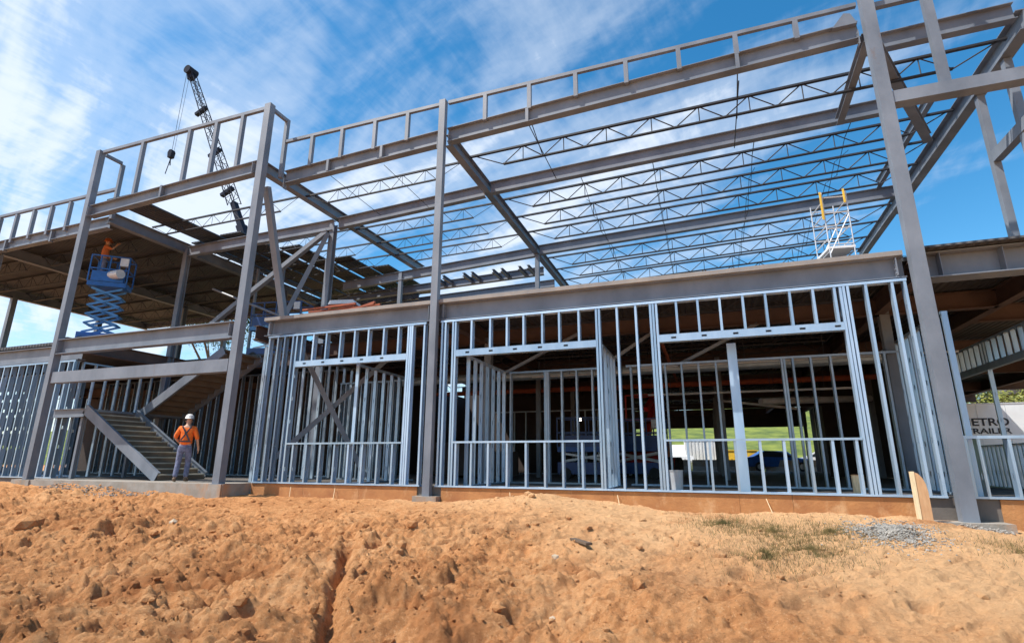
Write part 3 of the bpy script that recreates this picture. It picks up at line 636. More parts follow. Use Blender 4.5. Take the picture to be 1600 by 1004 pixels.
# end wall at x=6.4, with high opening
ew = wall('side stud wall with a wide high opening at the right end', (6.55, .25, 0), R(90), 12.0, 3.46, [0.02, .45, .9, 2.3, 2.36, 4.25, 6.2, 6.6, 7.0, 7.4, 7.8, 8.2, 8.6, 9, 9.4, 9.8, 10.2, 10.6, 11, 11.4],
     [(2.4, 6.2, 1.0, 2.75, [2.5+.2*i for i in range(18)], [2.6+.3*i for i in range(12)])], IG, GALV, .092)
# posts inside
bpart(MB().box((.52, .60, 0), (.70, .78, 3.0)), 'inner_post', GALV)
# dark panels added to block the bright yard and deepen the shade inside
bpart(MB().box((-12.6, 30.9, 3.0), (6.5, 31.0, 4.3)), 'rear_blackout_panel', BOARD)
bpart(MB().box((-12.75, 16.1, 0), (-3.35, 16.2, 4.3)), 'inner_blackout_panel', BOARD)
bpart(MB().box((4.9, 16.1, 0), (6.5, 16.2, 4.3)), 'inner_blackout_panel', BOARD)
bpart(MB().box((6.72, 7.2, 0), (6.78, 30.8, 4.3)), 'end_blackout_panel', BOARD)
bpart(MB().box((-32.8, 9.0, 0), (-12.8, 9.1, 4.0)), 'inner_blackout_panel', BOARD)
bpart(MB().box((-12.8, 9.0, 0), (-12.7, 16.1, 4.0)), 'inner_blackout_panel', BOARD)

# ------------------------------------------------------------------ staircase
sc = thing('staircase', 'grey steel staircase with concrete filled treads rising behind the worker', 'staircase')
xa, za, xb, zb = -14.75, 0.0, -18.3, 2.12
for y in (.0, 1.62):
    m_ = MB().chan((xa, y, za+.08), (xb, y, zb-.02), .30, .07, .012, side=(1 if y < 1 else -1)); m_.build('stringer', STEEL, sc)
UND = mat('stair_pan', (0.20, 0.145, 0.10), 0.8, 0.1)
nt = 12; td = (xb-xa)/nt; th = zb/(nt+1)
TREAD = mat('tread_concrete', (0.56, 0.51, 0.41), 0.9, 0, vscale=3, col2=(0.40, 0.35, 0.26), coords='World')
for i in range(nt):
    x = xa+td*i; z = th*(i+1); tr_ = MB().box((x+td-.01, .05, z-.035), (x+.02, 1.58, z)).build('tread', TREAD, sc); MB().box((x-.014, .05, z-th), (x-.006, 1.58, z-.036)).build('riser', UND, tr_)
MB().box((-19.75, .0, 2.05), (-18.3, 3.4, 2.12)).chan((-19.75, .0, 1.98), (-18.3, .0, 1.98), .26, .06, .012, side=1).build('landing', STEEL, sc)
for x, y in ((-19.65, .1), (-18.45, .1), (-18.45, 1.7)): MB().bar((x, y, 0), (x, y, 2.0), .1, .1, (0, 1, 0)).build('landing_post', STEEL, sc)
xc, zc = -14.9, 4.1
for y in (1.78, 3.40): MB().chan((-18.3, y, 2.08), (xc, y, zc), .30, .07, .012, side=(1 if y > 2 else -1)).build('stringer', STEEL, sc)
for i in range(12):
    x = -18.3+(xc+18.3)/12*i; x2 = -18.3+(xc+18.3)/12*(i+1); z = 2.12+(zc-2.08)/12*(i+1); MB().box((x, 1.82, z-.05), (x2, 3.36, z)).box((x, 1.82, z-.17), (x+.008, 3.36, z-.05)).build('tread', UND, sc)

# ------------------------------------------------------------------ people
def skin_mesh(name, verts, edges, rad, m_, sub=1):
    me = bpy.data.meshes.new(name+'_s'); me.from_pydata(verts, edges, []); o = bpy.data.objects.new(name+'_s', me); COL.objects.link(o)
    md = o.modifiers.new('Skin', 'SKIN'); md.use_smooth_shade = True
    for i, r in enumerate(rad):
        sv = me.skin_vertices[0].data[i]; sv.radius = r if isinstance(r, tuple) else (r, r); sv.use_root = (i == 0)
    if sub: s2 = o.modifiers.new('Sub', 'SUBSURF'); s2.levels = sub; s2.render_levels = sub
    dg = bpy.context.evaluated_depsgraph_get(); r = bpy.data.meshes.new_from_object(o.evaluated_get(dg)); r.name = name
    bpy.data.objects.remove(o); r.materials.clear(); r.materials.append(m_)
    for p in r.polygons: p.use_smooth = True
    return r
def person(label, loc, rz, arms, legs, helmet, shirt=HIVIS, harness=True, group=None):
    t = thing('person', label, 'person', loc, rz, group)
    V = [(0, 0, .95), (0, 0, 1.10), (0, 0, 1.28), (0, .005, 1.41), (0, 0, 1.475), (0, -.012, 1.53), (0, -.022, 1.60), (0, -.018, 1.665)]
    E = [(i, i+1) for i in range(7)]; Rr = [(.135, .10), (.125, .09), (.145, .10), (.12, .085), (.056, .056), (.055, .06), (.072, .088), (.062, .075)]
    body = lambda: None
    sleeves = []; 
    for sgn, (el, wr) in zip((-1, 1), arms):
        k = len(V); sh = (sgn*.165, .0, 1.40); V += [sh, el, wr]; Rr += [.052, .040, .027]; E += [(3, k), (k, k+1), (k+1, k+2)]
        d = (Vector(wr)-Vector(el)).normalized(); side = d.cross(Vector((1, 0, 0))).normalized(); out_ = side.cross(d)
        pm = Vector(wr)+d*.07; V.append(tuple(pm)); Rr.append((.036, .018)); E.append((k+2, k+3))
        for j, ln in enumerate((.070, .080, .074, .058)):
            b0 = pm+side*(.026-.0175*j)+d*.03; mid = b0+d*ln*.5-out_*sgn*.008; tp = b0+d*ln*.95-out_*sgn*.025
            kk = len(V); V += [tuple(b0), tuple(mid), tuple(tp)]; Rr += [.010, .009, .008]; E += [(k+3, kk), (kk, kk+1), (kk+1, kk+2)]
        tb = Vector(wr)+d*.025+side*.028; kk = len(V); V += [tuple(tb), tuple(tb+side*.025+d*.03), tuple(tb+side*.03+d*.058)]; Rr += [.012, .011, .009]; E += [(k+2, kk), (kk, kk+1), (kk+1, kk+2)]
        sleeves.append((sh, el, wr))
    for sgn, (kn, an) in zip((-1, 1), legs):
        k = len(V); V += [(sgn*.09, 0, .88), kn, an, (an[0]+sgn*.02, an[1]-.14, .045)]; Rr += [.085, .055, .038, .035]; E += [(0, k), (k, k+1), (k+1, k+2), (k+2, k+3)]
    place('body', skin_mesh('body', V, E, Rr, SKIN), t)
    # shirt
    V = [(0, 0, .90), (0, 0, 1.10), (0, 0, 1.28), (0, .005, 1.40), (0, 0, 1.455)]; E = [(i, i+1) for i in range(4)]; Rr = [(.178, .14), (.165, .13), (.185, .135), (.14, .11), (.07, .07)]
    for sh, el, wr in sleeves:
        k = len(V); V += [sh, tuple(Vector(sh).lerp(Vector(el), .85)), tuple(Vector(el).lerp(Vector(wr), .25))]; Rr += [.075, .062, .056]; E += [(3, k), (k, k+1), (k+1, k+2)]
    place('shirt', skin_mesh('shirt', V, E, Rr, shirt), t)
    V = [(0, 0, 1.02), (0, 0, .90)]; E = [(0, 1)]; Rr = [(.155, .115), (.15, .115)]
    for sgn, (kn, an) in zip((-1, 1), legs):
        k = len(V); V += [(sgn*.095, 0, .84), kn, (an[0], an[1], .10)]; Rr += [.098, .074, .066]; E += [(1, k), (k, k+1), (k+1, k+2)]
    place('trousers', skin_mesh('trousers', V, E, Rr, JEANS), t)
    for sgn, (kn, an) in zip((-1, 1), legs):
        b = [(an[0], an[1]+.02, .13), (an[0], an[1]+.03, .055), (an[0]+sgn*.01, an[1]-.10, .05), (an[0]+sgn*.02, an[1]-.18, .04)]
        place('boot', skin_mesh('boot', b, [(0, 1), (1, 2), (2, 3)], [.055, (.048, .052), (.048, .045), (.038, .034)], BOOT), t)
    # helmet
    hm = MB(); k0 = 0; seg = 14; rings = [(.135, .0, -.01), (.118, .0, .0), (.112, .05, 0), (.092, .095, 0), (.055, .122, 0), (.015, .13, 0)]
    for r_, z_, y_ in rings:
        for i in range(seg):
            a = 6.2832*i/seg; ex = 1.12 if math.sin(a) < 0 and z_ == 0 else 1.0; hm.v.append((r_*.92*math.cos(a), r_*1.1*ex*math.sin(a)-.018, 1.655+z_))
    for j in range(len(rings)-1):
        for i in range(seg): hm.f.append((j*seg+i, j*seg+(i+1) % seg, (j+1)*seg+(i+1) % seg, (j+1)*seg+i))
    hm.f.append(tuple((len(rings)-1)*seg+i for i in range(seg))); hm.f.append(tuple(range(seg-1, -1, -1))); hm.smooth = True; hm.build('hard_hat', helmet, t)
    for sgn in (-1, 1):
        e = MB(); rock(e, 0, 0, 0, .012, random.Random(3)); e.build('eye', BLACK, t, (sgn*.03, -.105, 1.60))
        e = MB(); rock(e, 0, 0, 0, .022, random.Random(4)); e.build('ear', SKIN, t, (sgn*.075, -.01, 1.585))
    m_ = MB(); rock(m_, 0, 0, 0, .018, random.Random(5)); m_.build('nose', SKIN, t, (0, -.115, 1.575))
    MB().box((-.022, -.107, 1.535), (.022, -.095, 1.543)).build('mouth', RUST, t)
    if harness:
        h = MB()
        for y in (.135, -.13):
            for sgn in (-1, 1): h.bar((sgn*.11, y*.75, 1.45), (-sgn*.10 if y > 0 else sgn*.09, y, 1.08), .035, .012, (0, 1, 0))
        h.bar((-.14, .128, 1.05), (.14, .128, 1.05), .012, .04); h.bar((-.14, -.128, 1.05), (.14, -.128, 1.05), .012, .04)
        h.box((-.03, .128, 1.25), (.03, .15, 1.31)); h.build('harness', DARK, t)
    return t
person('worker in orange shirt, harness and white hard hat at the foot of the stairs', (-13.3, -.42, .0), R(218),
       [((-.27, .03, 1.14), (-.30, -.06, .90)), ((.27, .02, 1.15), (.20, -.19, 1.03))], [((-.11, -.07, .50), (-.12, .02, .10)), ((.10, .02, .50), (.11, .12, .10))], HELM)

# ------------------------------------------------------------------ scissor lifts
def scissor(label, loc, rz, hgt, c1_, c2_, L_=2.0, W_=.85, stages=4, group=None):
    t = thing('scissor_lift', label, 'scissor lift', loc, rz, group)
    MB().box((-L_/2, -W_/2, .16), (L_/2, W_/2, .55)).box((-L_/2+.05, -W_/2-.03, .3), (L_/2-.3, W_/2+.03, .5)).build('chassis', c1_, t)
    for sx in (-1, 1):
        for sy in (-1, 1): MB().rod((sx*L_*.36, sy*(W_/2-.1), .19), (sx*L_*.36, sy*(W_/2+.05), .19), .19, 14).build('wheel', BLACK, t)
    z0 = .58; sh = (hgt-z0-.1)/stages; m_ = MB(); hx = math.sqrt(max(.2, (L_*.85)**2-sh**2))/2
    for i in range(stages):
        for y in (-W_*.33, W_*.33):
            m_.bar((-hx, y, z0+sh*i), (hx, y, z0+sh*(i+1)), .03, .07); m_.bar((-hx, y+.035, z0+sh*(i+1)), (hx, y+.035, z0+sh*i), .03, .07)
        for x in (-hx, hx): m_.rod((x, -W_*.36, z0+sh*i), (x, W_*.40, z0+sh*i), .03, 6)
        m_.rod((0, -W_*.36, z0+sh*(i+.5)), (0, W_*.40, z0+sh*(i+.5)), .035, 6)
    m_.build('scissor_arms', BLUEL if hgt > 2 else GREYP, t)
    MB().box((-L_/2, -W_/2, hgt-.05), (L_/2, W_/2, hgt+.12)).build('platform', c2_, t)
    g = MB()
    for z in (hgt+.6, hgt+1.1):
        for y in (-W_/2, W_/2): g.bar((-L_/2, y, z), (L_/2, y, z), .04, .04)
        for x in (-L_/2, L_/2): g.bar((x, -W_/2, z), (x, W_/2, z), .04, .04)
    for x in (-L_/2, -L_/4, 0, L_/4, L_/2):
        for y in (-W_/2, W_/2): g.bar((x, y, hgt+.1), (x, y, hgt+1.1), .04, .04, (0, 1, 0))
    g.build('guardrail', c1_, t); MB().box((L_/2-.28, -W_/2-.08, hgt+.75), (L_/2-.02, -W_/2+.08, hgt+1.05)).build('control_box', GREYP, t)
    MB().box((-L_/2+.1, -W_/2-.035, hgt+.12), (L_/2-.1, -W_/2-.022, hgt+.5)).build('toe_board', c1_, t)
    return t
scissor('bright blue scissor lift raised high on the second floor beside the left tall column', (-20.5, 1.35, 4.40), R(40), 2.35, BLUE, BLUE, 1.2, .7, 5)
person('worker in orange vest standing in the raised blue lift', (-20.72, 1.1, 6.87), R(150), [((-.24, -.16, 1.30), (-.16, -.30, 1.52)), ((.26, -.05, 1.16), (.18, -.24, 1.10))],
       [((-.10, -.02, .50), (-.11, .02, .10)), ((.10, -.02, .50), (.11, .02, .10))], HIVISD, HIVISD, False)
o = MB().rod((-.35, 0, 0), (.35, 0, 0), .17, 14); o.build('cable_reel', GREYP, None, (-20.15, 1.2, 7.15)); 
tag(bpy.data.objects['cable_reel'], 'grey roll of cable lying in the raised blue lift', 'cable reel')
scissor('navy scissor lift parked low in the dark interior, nearer the second window', (-4.0, 7.6, 0), R(5), .95, DBLUE, BLUE, 2.0, .85, 1)
scissor('navy scissor lift parked low deeper in the dark interior', (-2.5, 9.4, 0), R(-12), 1.0, DBLUE, DBLUE, 2.0, .85, 1)
# red boom lift inside
bl = thing('boom_lift', 'dark red boom lift standing in the interior behind the middle studs', 'boom lift', (-2.2, 11, 0), R(80))
MB().box((-1.1, -.8, .3), (1.1, .8, .75)).build('chassis', RED, bl); MB().box((-.8, -.6, .75), (.8, .6, 1.4)).build('turret', RED, bl)
for sx in (-1, 1):
    for sy in (-1, 1): MB().rod((sx*.8, sy*.72, .38), (sx*.8, sy*.98, .38), .38, 16).build('wheel', BLACK, bl)
MB().bar((-.6, 0, 1.3), (1.3, 0, 3.4), .22, .26).bar((1.3, 0, 3.4), (-.3, 0, 2.6), .18, .2).build('boom', RED, bl)
MB().box((-1.0, -.6, 2.1), (-.3, .6, 2.2)).bar((-1.0, -.6, 3.1), (-1.0, .6, 3.1), .05, .05).bar((-.3, -.6, 3.1), (-.3, .6, 3.1), .05, .05).bar((-1, -.6, 2.1), (-1, -.6, 3.1), .05, .05, (0, 1, 0)).bar((-1, .6, 2.1), (-1, .6, 3.1), .05, .05, (0, 1, 0)).build('basket', RED, bl)
wl = thing('work_lamp', 'bright work lamp glowing deep inside the dark ground floor', 'lamp', (-5.15, 11.4, 2.32))
MB().box((-.12, 0, -.08), (.12, .05, .08)).build('lamp_head', DARK, wl); MB().box((-.10, -.006, -.065), (.10, -.001, .065)).build('lamp_face', LAMP, wl); MB().rod((0, .02, .08), (0, .02, 1.75), .012, 6).build('hanger', DARK, wl)
# material stacks inside
for (x, y, l_, w_, h_, m_, lb) in ((-7.6, 6.5, 2.4, 1.2, .8, BOARD, 'stack of dark boards on the floor behind the first window'), 
        (-9.6, 9, 2.4, 1.2, 1.2, BOARD, 'tall dark board stack in the left interior')):
    t = thing('board_stack', lb, 'board stack', (x, y, 0), random.uniform(-.2, .2))
    MB().box((-l_/2, -w_/2, .1), (l_/2, w_/2, .1+h_)).build('boards', m_, t); b_ = MB()
    for dx in (-.9, 0, .9): b_.box((dx-.05, -w_/2, 0), (dx+.05, w_/2, .1))
    b_.build('bearers', BARK, t)
# ducts and pipes
for i, (a, b, r_, m_, lb) in enumerate((((-11, 6.2, 3.45), (5.5, 6.2, 3.45), .16, GALV2, 'long round duct hung below the second floor'), ((-11.5, 10.5, 3.5), (5.8, 10.5, 3.5), .10, RUST, 'rust red sprinkler main hung deep in the ground floor'),
        ((-1.0, 1.2, 3.72), (-1.0, 20, 3.72), .05, RUST, 'thin red pipe running back under the ceiling'))):
    t = thing('ceiling_pipe', lb, 'pipe'); MB().rod(a, b, r_, 12).build('pipe', m_, t)
    for k in range(8): p = Vector(a).lerp(Vector(b), (k+.5)/8); MB().rod(p+Vector((0, 0, r_)), p+Vector((0, 0, 3.95-p.z)), .008, 4).build('hanger', DARK, t)

for i, (a, b, r_, m_, lb) in enumerate((((-1.8, 4.6, 3.25), (6.0, 4.6, 3.25), .03, GREYP, 'pale conduit hung high behind the third window'), ((-1.8, 7.2, 2.75), (4.2, 7.2, 2.75), .035, GREYP, 'pale conduit hung lower behind the third window'),
        ((-5.2, 5.0, 3.2), (-1.9, 5.0, 3.2), .03, GREYP, 'pale conduit hung behind the second window'), ((1.8, 9.0, 2.6), (5.8, 12.0, 2.9), .12, GREYP, 'silver duct crossing askew deep at right'), ((.5, 12.0, 3.0), (3.2, 11.0, 2.5), .05, WHITE, 'white pipe slanting deep in the interior'))):
    t = thing('ceiling_pipe', lb, 'pipe'); MB().rod(a, b, r_, 10).build('pipe', m_, t)
    for k in range(4): p = Vector(a).lerp(Vector(b), (k+.5)/4); MB().rod(p+Vector((0, 0, r_)), p+Vector((0, 0, 3.95-p.z)), .008, 4).build('hanger', DARK, t)
# ------------------------------------------------------------------ things on the second floor
sf = thing('rolling_scaffold', 'narrow white rolling scaffold with yellow posts on the second floor near the tallest column', 'scaffold', (2.84, .85, 4.45), R(8))
for x in (-.23, .23):
    m_ = MB()
    for y in (-.35, .35): m_.rod((x, y, .12), (x, y, 1.62), .012, 6)
    for i in range(5): m_.rod((x, -.35, .3+.28*i), (x, .35, .3+.28*i), .014, 5)
    m_.build('ladder_frame', GREYP, sf)
for z in (.45, .8, 1.15, 1.5):
    for y in (-.35, .35): MB().rod((-.23, y, z), (.23, y, z), .013, 5).build('rung', GREYP, sf)
for y in (-.35, .35): MB().rod((-.23, y, .25), (.23, y, 1.1), .012, 5).build('cross_brace', WHITE, sf)
MB().box((-.25, -.36, .36), (.25, .36, .41)).build('platform', WHITE, sf)
for x, y in ((-.23, -.35), (.23, -.35), (-.23, .35), (.23, .35)): MB().rod((x-.015, y, .06), (x+.015, y, .06), .06, 10).build('caster', BLACK, sf)
for x, z0, z1 in ((-.27, 1.0, 1.62), (.18, 1.35, 1.66)): MB().bar((x, -.38, z0), (x, -.38, z1), .03, .03, (0, 1, 0)).build('yellow_post', YELLOW, sf)
def bundle(label, loc, rz, n_, l_, m_, sag=0):
    t = thing('steel_bundle', label, 'steel bundle', loc, rz); rr = random.Random(n_)
    for i in range(n_):
        y = rr.uniform(-.3, .3); z = .05+.05*(i % 5); a = rr.uniform(-.06, .06)
        MB().bar((-l_/2*rr.uniform(.7, 1), y-a, z), (l_/2*rr.uniform(.7, 1), y+a, z+rr.uniform(0, .12)), .06, .05).build('bar', m_, t)
    return t
bundle('loose pile of rust red steel bars on the second floor edge', (-9.75, .75, 4.45), .05, 12, 1.7, RUST)
bundle('smaller rust red bar pile right beside the first pile', (-8.75, .8, 4.45), -.08, 8, 1.2, RUST)
tb = thing('site_box', 'red and green site toolbox behind the rust red bars', 'toolbox', (-10.0, 1.5, 4.45), R(12))
MB().box((-.4, -.25, .06), (.4, .25, .62)).build('body', RUST, tb); MB().prism([(-.42, .622), (.42, .622), (.36, .74), (-.36, .74)], -.27, .27).build('lid', GREYP, tb); MB().box((-.3, -.262, .3), (.1, -.252, .5)).build('panel', LEAF, tb)
hp = MB(); hp.rod((-1.6, 0, 0), (1.6, 0, 0), .24, 16); o = hp.build('tarp_roll', BLUEL, None, (-17.2, 4.6, 6.2)); 
bpy.data.objects.remove(o)
lo = scissor('dark blue scissor lift partly hidden behind the joists in the left bay', (-16.3, 5.6, 4.40), R(10), 1.35, DBLUE, BLUEL, 2.2, .9, 2)
for x in (-14.2, -16.4, -17.8):
    bpart(MB().bar((x, 5.5, 4.4), (x, 5.5, 8.6), .09, .09, (0, 1, 0)), 'shore_post', STEEL)
bpart(MB().rod((-13.5, 4.0, 5.3), (-18.5, 4.0, 7.3), .045, 6), 'tie_rod', STEEL)

# ------------------------------------------------------------------ props at the wall foot
pk = thing('form_board', 'short upright plywood board with curved top standing against the plinth', 'board', (3.16, -.42, -.5), R(-4))
pf = [(0, 0), (.15, 0), (.15, .60), (.135, .73), (.10, .83), (.05, .90), (0, .92)]
MB().prism(pf, -.02, .03).build('face', WOOD, pk); MB().box((-.06, -.03, 0), (-.002, .035, .93)).build('edge', WOODP, pk)  # pale edge, darker face: sunlit and shaded sides put into the colours
dr = thing('cardboard_tube', 'pale yellow cardboard tube standing inside the right window', 'tube', (2.52, .42, 0)); q_ = MB().rod((0, 0, 0), (0, 0, .34), .10, 18); q_.smooth = False; q_.build('tube', WOODP, dr); MB().rod((0, 0, .34), (0, 0, .352), .104, 18).build('rim', WOOD, dr)
bk = thing('white_bucket', 'grey white bucket standing inside left of the third window', 'bucket', (-.72, 1.0, 0)); MB().rod((0, 0, 0), (0, 0, .38), .13, 16, .15).build('tub', GREYP, bk); MB().rod((0, 0, .38), (0, 0, .40), .16, 16).build('lid', GREYP, bk)
# thin pale slanted bars at the foot of the plinth
for i, (x, a, lb) in enumerate(((-9.9, .10, 'thin pale bar leaning on the plinth under the first window'), (-4.05, .08, 'thin pale bar leaning on the plinth left of the dirt mound'), (-1.75, .07, 'thin pale bar leaning on the plinth between second and third window'), (1.0, .09, 'thin pale bar leaning on the plinth under the third window'), (-8.6, .06, 'thin pale bar leaning on the plinth below the first window centre'))):
    o = MB().bar((0, 0, -.1), (-a, .13, .2), .010, .010, (0, 1, 0)).build('pale_bar', WOODP, None, (x, -.13, -.28)); tag(o, lb, 'stake')

# ------------------------------------------------------------------ crane
cr = thing('crane', 'tall dark lattice boom crane rising behind the left roof', 'crane', (-26.2, 20, -.1))
def lattice(m_, p, q, w0, w1, n_, r_):
    p = Vector(p); q = Vector(q); d = (q-p).normalized(); a = d.cross(Vector((0, 1, 0))).normalized(); b = d.cross(a)
    def c(t, i): w_ = w0+(w1-w0)*t; s1, s2 = ((-1, -1), (1, -1), (1, 1), (-1, 1))[i]; return p.lerp(q, t)+a*s1*w_/2+b*s2*w_/2
    for i in range(4):
        m_.rod(c(0, i), c(1, i), r_, 5)
        for k in range(n_):
            j = (i+1) % 4; u, v = k/n_, (k+1)/n_
            if k % 2: i2, j2 = j, i
            else: i2, j2 = i, j
            m_.rod(c(u, i2), c(v, j2), r_*.6, 4)
base = Vector((-26.2, 20, 1.8)); tip = Vector((-45.1, 20, 37.6)); kn = base.lerp(tip, .50)
rel = lambda v: Vector(v)-Vector((-26.2, 20, -.1))
m_ = MB().bar(rel(base), rel(kn), .6, .7, (0, 1, 0)); m_.bar(rel(base.lerp(tip, .45)), rel(base.lerp(tip, .565)), .42, .5, (0, 1, 0)); m_.build('boom', CRANEM, cr)
m_ = MB(); lattice(m_, rel(base.lerp(tip, .56)), rel(tip), .75, .45, 22, .045); m_.build('jib', CRANEM, cr)
hdm = MB().rod(rel(tip)+Vector((0, -.5, 0)), rel(tip)+Vector((0, .5, 0)), .42, 14); hdm.bar(rel(tip)+Vector((.2, 0, -.9)), rel(tip)+Vector((-.1, 0, .3)), .6, .45, (0, 1, 0)); hdm.build('head_sheave', CRANEM, cr)
hk = Vector((-45.75, 20, 28.6)); m_ = MB().rod(rel(tip)+Vector((-.6, 0, 0)), rel(hk), .02, 5); m_.rod(rel(tip)+Vector((-.5, .25, 0)), rel(hk)+Vector((0, .2, 0)), .015, 5); m_.build('hoist_line', CRANEM, cr)
m_ = MB().prism([(-.2, -.4), (.2, -.4), (.28, .15), (.14, .4), (-.14, .4), (-.28, .15)], -.2, .2); m_.rod((0, 0, -.5), (-.35, 0, -2.0), .04, 5); m_.rod((0, 0, -.5), (.1, 0, -1.2), .05, 6); m_.build('hook_block', CRANEM, cr, rel(hk))
for t_ in (.60, .72, .86): q = rel(base.lerp(tip, t_)); MB().bar(q+Vector((-.9, 0, -.3)), q+Vector((.3, 0, .25)), .3, .35, (0, 1, 0)).build('bracket', CRANEM, cr)
MB().box((-3.5, -1.4, .7), (4.5, 1.4, 1.5)).build('carrier', CRANEM, cr); MB().box((-1.4, -1.3, 1.5), (3.2, 1.3, 3.1)).build('upper_body', YELLOW, cr); MB().box((-2.6, -1.3, 1.5), (-1.4, -.2, 3.2)).build('cab', GLASS, cr)
for x in (-2.8, -1.4, 2.0, 3.4):
    for y in (-1.3, 1.3): MB().rod((x, y-.2, .6), (x, y+.2, .6), .6, 16).build('wheel', BLACK, cr)

# ------------------------------------------------------------------ yard: trailer, vehicles
tr = thing('semi_trailer', 'long white box trailer with black lettering parked beyond the right end wall', 'trailer', (16.5, 25, -.3))
MB().box((-6.5, 0, 1.75), (6.5, 2.5, 4.0)).build('box_body', WHITE, tr); MB().box((-6.5, -.03, 1.66), (6.5, 2.53, 1.75)).box((-6.5, -.03, 4.0), (6.5, 2.53, 4.06)).build('rail', GREYP, tr)
MB().box((-6.3, .6, 1.3), (6.3, 1.9, 1.66)).build('chassis', DARK, tr)
for x in (4.0, 5.2): MB().rod((x, .1, .52), (x, .5, .52), .5, 18).build('wheel', BLACK, tr)
for x in (4.0, 5.2): MB().rod((x, 2.0, .52), (x, 2.4, .52), .5, 18).build('wheel', BLACK, tr)
for y in (.5, 2.0): MB().bar((-4.3, y, .1), (-4.3, y, 1.3), .12, .12, (0, 1, 0)).box((-4.42, y-.12, 0), (-4.18, y+.12, .1)).build('landing_leg', GREYP, tr)
sm = MB()
for i in range(11): sm.box((-6.4+i*1.27, -.012, 1.78), (-6.385+i*1.27, -.001, 3.98))
sm.build('seam', GREYP, tr)
def text_mesh(s_, size, m_, wide=1.0):
    cu = bpy.data.curves.new('t', 'FONT'); cu.body = s_; cu.size = size; cu.extrude = .004; cu.offset = size*.022; cu.align_x = 'RIGHT'
    o = bpy.data.objects.new('t', cu); COL.objects.link(o); dg = bpy.context.evaluated_depsgraph_get(); me = bpy.data.meshes.new_from_object(o.evaluated_get(dg)); bpy.data.objects.remove(o)
    me.materials.clear(); me.materials.append(m_); co = [v.co for v in me.vertices]; wx = max(c.x for c in co)-min(c.x for c in co); hy = max(c.y for c in co)-min(c.y for c in co)
    me.transform(Matrix.Diagonal((wide/wx, size/hy, 1, 1))); return me
for s_, z, sz, wd in (('METRO', 2.86, .42, 2.15), ('TRAILER', 2.44, .29, 2.05)):
    o = place('lettering', text_mesh(s_, sz, TEXTM, wd), tr, (-1.25, -.012, z)); o.rotation_euler = (R(90), 0, 0)
def car(label, loc, rz, paint, kind='sedan', group=None):
    t = thing('parked_car' if kind == 'sedan' else 'parked_van', label, 'car' if kind == 'sedan' else 'van', loc, rz, group)
    if kind == 'sedan':
        pr = [(-2.25, .35), (2.2, .35), (2.28, .65), (2.15, .85), (1.1, .98), (.45, 1.42), (-1.0, 1.46), (-1.75, 1.05), (-2.2, .98), (-2.3, .6)]; wn = [(.95, .99), (.40, 1.37), (-.95, 1.41), (-1.55, 1.04)]; W = .88
    else:
        pr = [(-2.6, .4), (2.5, .4), (2.6, .8), (2.45, 1.15), (1.75, 1.30), (1.2, 2.05), (-2.5, 2.1), (-2.62, 1.0)]; wn = [(1.62, 1.32), (1.12, 1.92), (.2, 1.92), (.2, 1.32)]; W = .98
    MB().prism(pr, -W, W).build('body', paint, t); MB().prism(wn, -W-.006, W+.006).build('side_window', GLASS, t)
    a, b = (wn[0], wn[1]); MB().bar((a[0]+.06, 0, a[1]+.02), (b[0]+.06, 0, b[1]+.02), W*1.7, .02, (1, 0, .6)).build('windscreen', GLASS, t)
    for x in (-1.4, 1.4):
        for y in (-W, W): wh = MB().rod((x, y-.1, .34), (x, y+.1, .34), .34, 18).build('wheel', BLACK, t); MB().rod((x, y*1.115, .34), (x, y*1.13, .34), .2, 12).build('rim', GREYP, wh)
    for y in (-W*.75, W*.75): MB().box((pr[2][0]-.08, y-.12, .66), (pr[2][0]+.0, y+.12, .78)).build('headlight', WHITE, t)
    return t
car('white van parked in the yard behind the middle studs', (-3.0, 36.5, -.1), R(-70), WHITE, 'van')
car('bright blue car parked in the yard, seen through the third window', (4.6, 33.2, -.05), R(8), BLUE)
cb = thing('site_container', 'white storage container standing behind the white van', 'container', (-.4, 35.6, -.06), R(4))
c_ = MB().box((-1.5, -1, .1), (1.5, 1, 2.3))
for i in range(11): c_.box((-1.4+i*.27, -1.03, .2), (-1.28+i*.27, -1.0, 2.2))
c_.build('body', WHITE, cb); MB().box((-1.55, -1.05, 2.3), (1.55, 1.05, 2.36)).build('roof', GREYP, cb)
sk = thing('waste_skip', 'yellow orange waste skip beside the white container', 'skip', (2.1, 35.2, -.06)); MB().prism([(-1.0, .3), (1.0, .3), (1.3, 1.5), (-1.3, 1.5)], -.8, .8).build('body', YELLOW, sk); MB().box((-1.36, -.86, 1.5), (1.36, .86, 1.57)).build('rim', YELLOW, sk)
for x in (-.8, .8): MB().box((x-.1, -.8, 0), (x+.1, .8, .3)).build('skid', DARK, sk)
for i, x in enumerate((-2.6, -.2, 2.3, 4.8, 7.3)):
    t = thing('concrete_barrier', 'pale concrete barrier at the back yard edge, %s of five from left' % ('first', 'second', 'third', 'fourth', 'fifth')[i], 'barrier', (x, 32.4, -.06), R((i % 3-1)*3), 'concrete barriers along the back yard')
    MB().prism([(-.3, 0), (.3, 0), (.24, .12), (.11, .35), (.08, .82), (-.08, .82), (-.11, .35), (-.24, .12)], -1.1, 1.1, 'x').build('block', CONC, t); MB().rod((-.8, 0, .82), (-.8, 0, .9), .03, 6).rod((.8, 0, .82), (.8, 0, .9), .03, 6).build('lifting_loop', DARK, t)
car('white car parked in the yard right of the bright blue car', (8.4, 34.2, -.05), R(-6), WHITE)
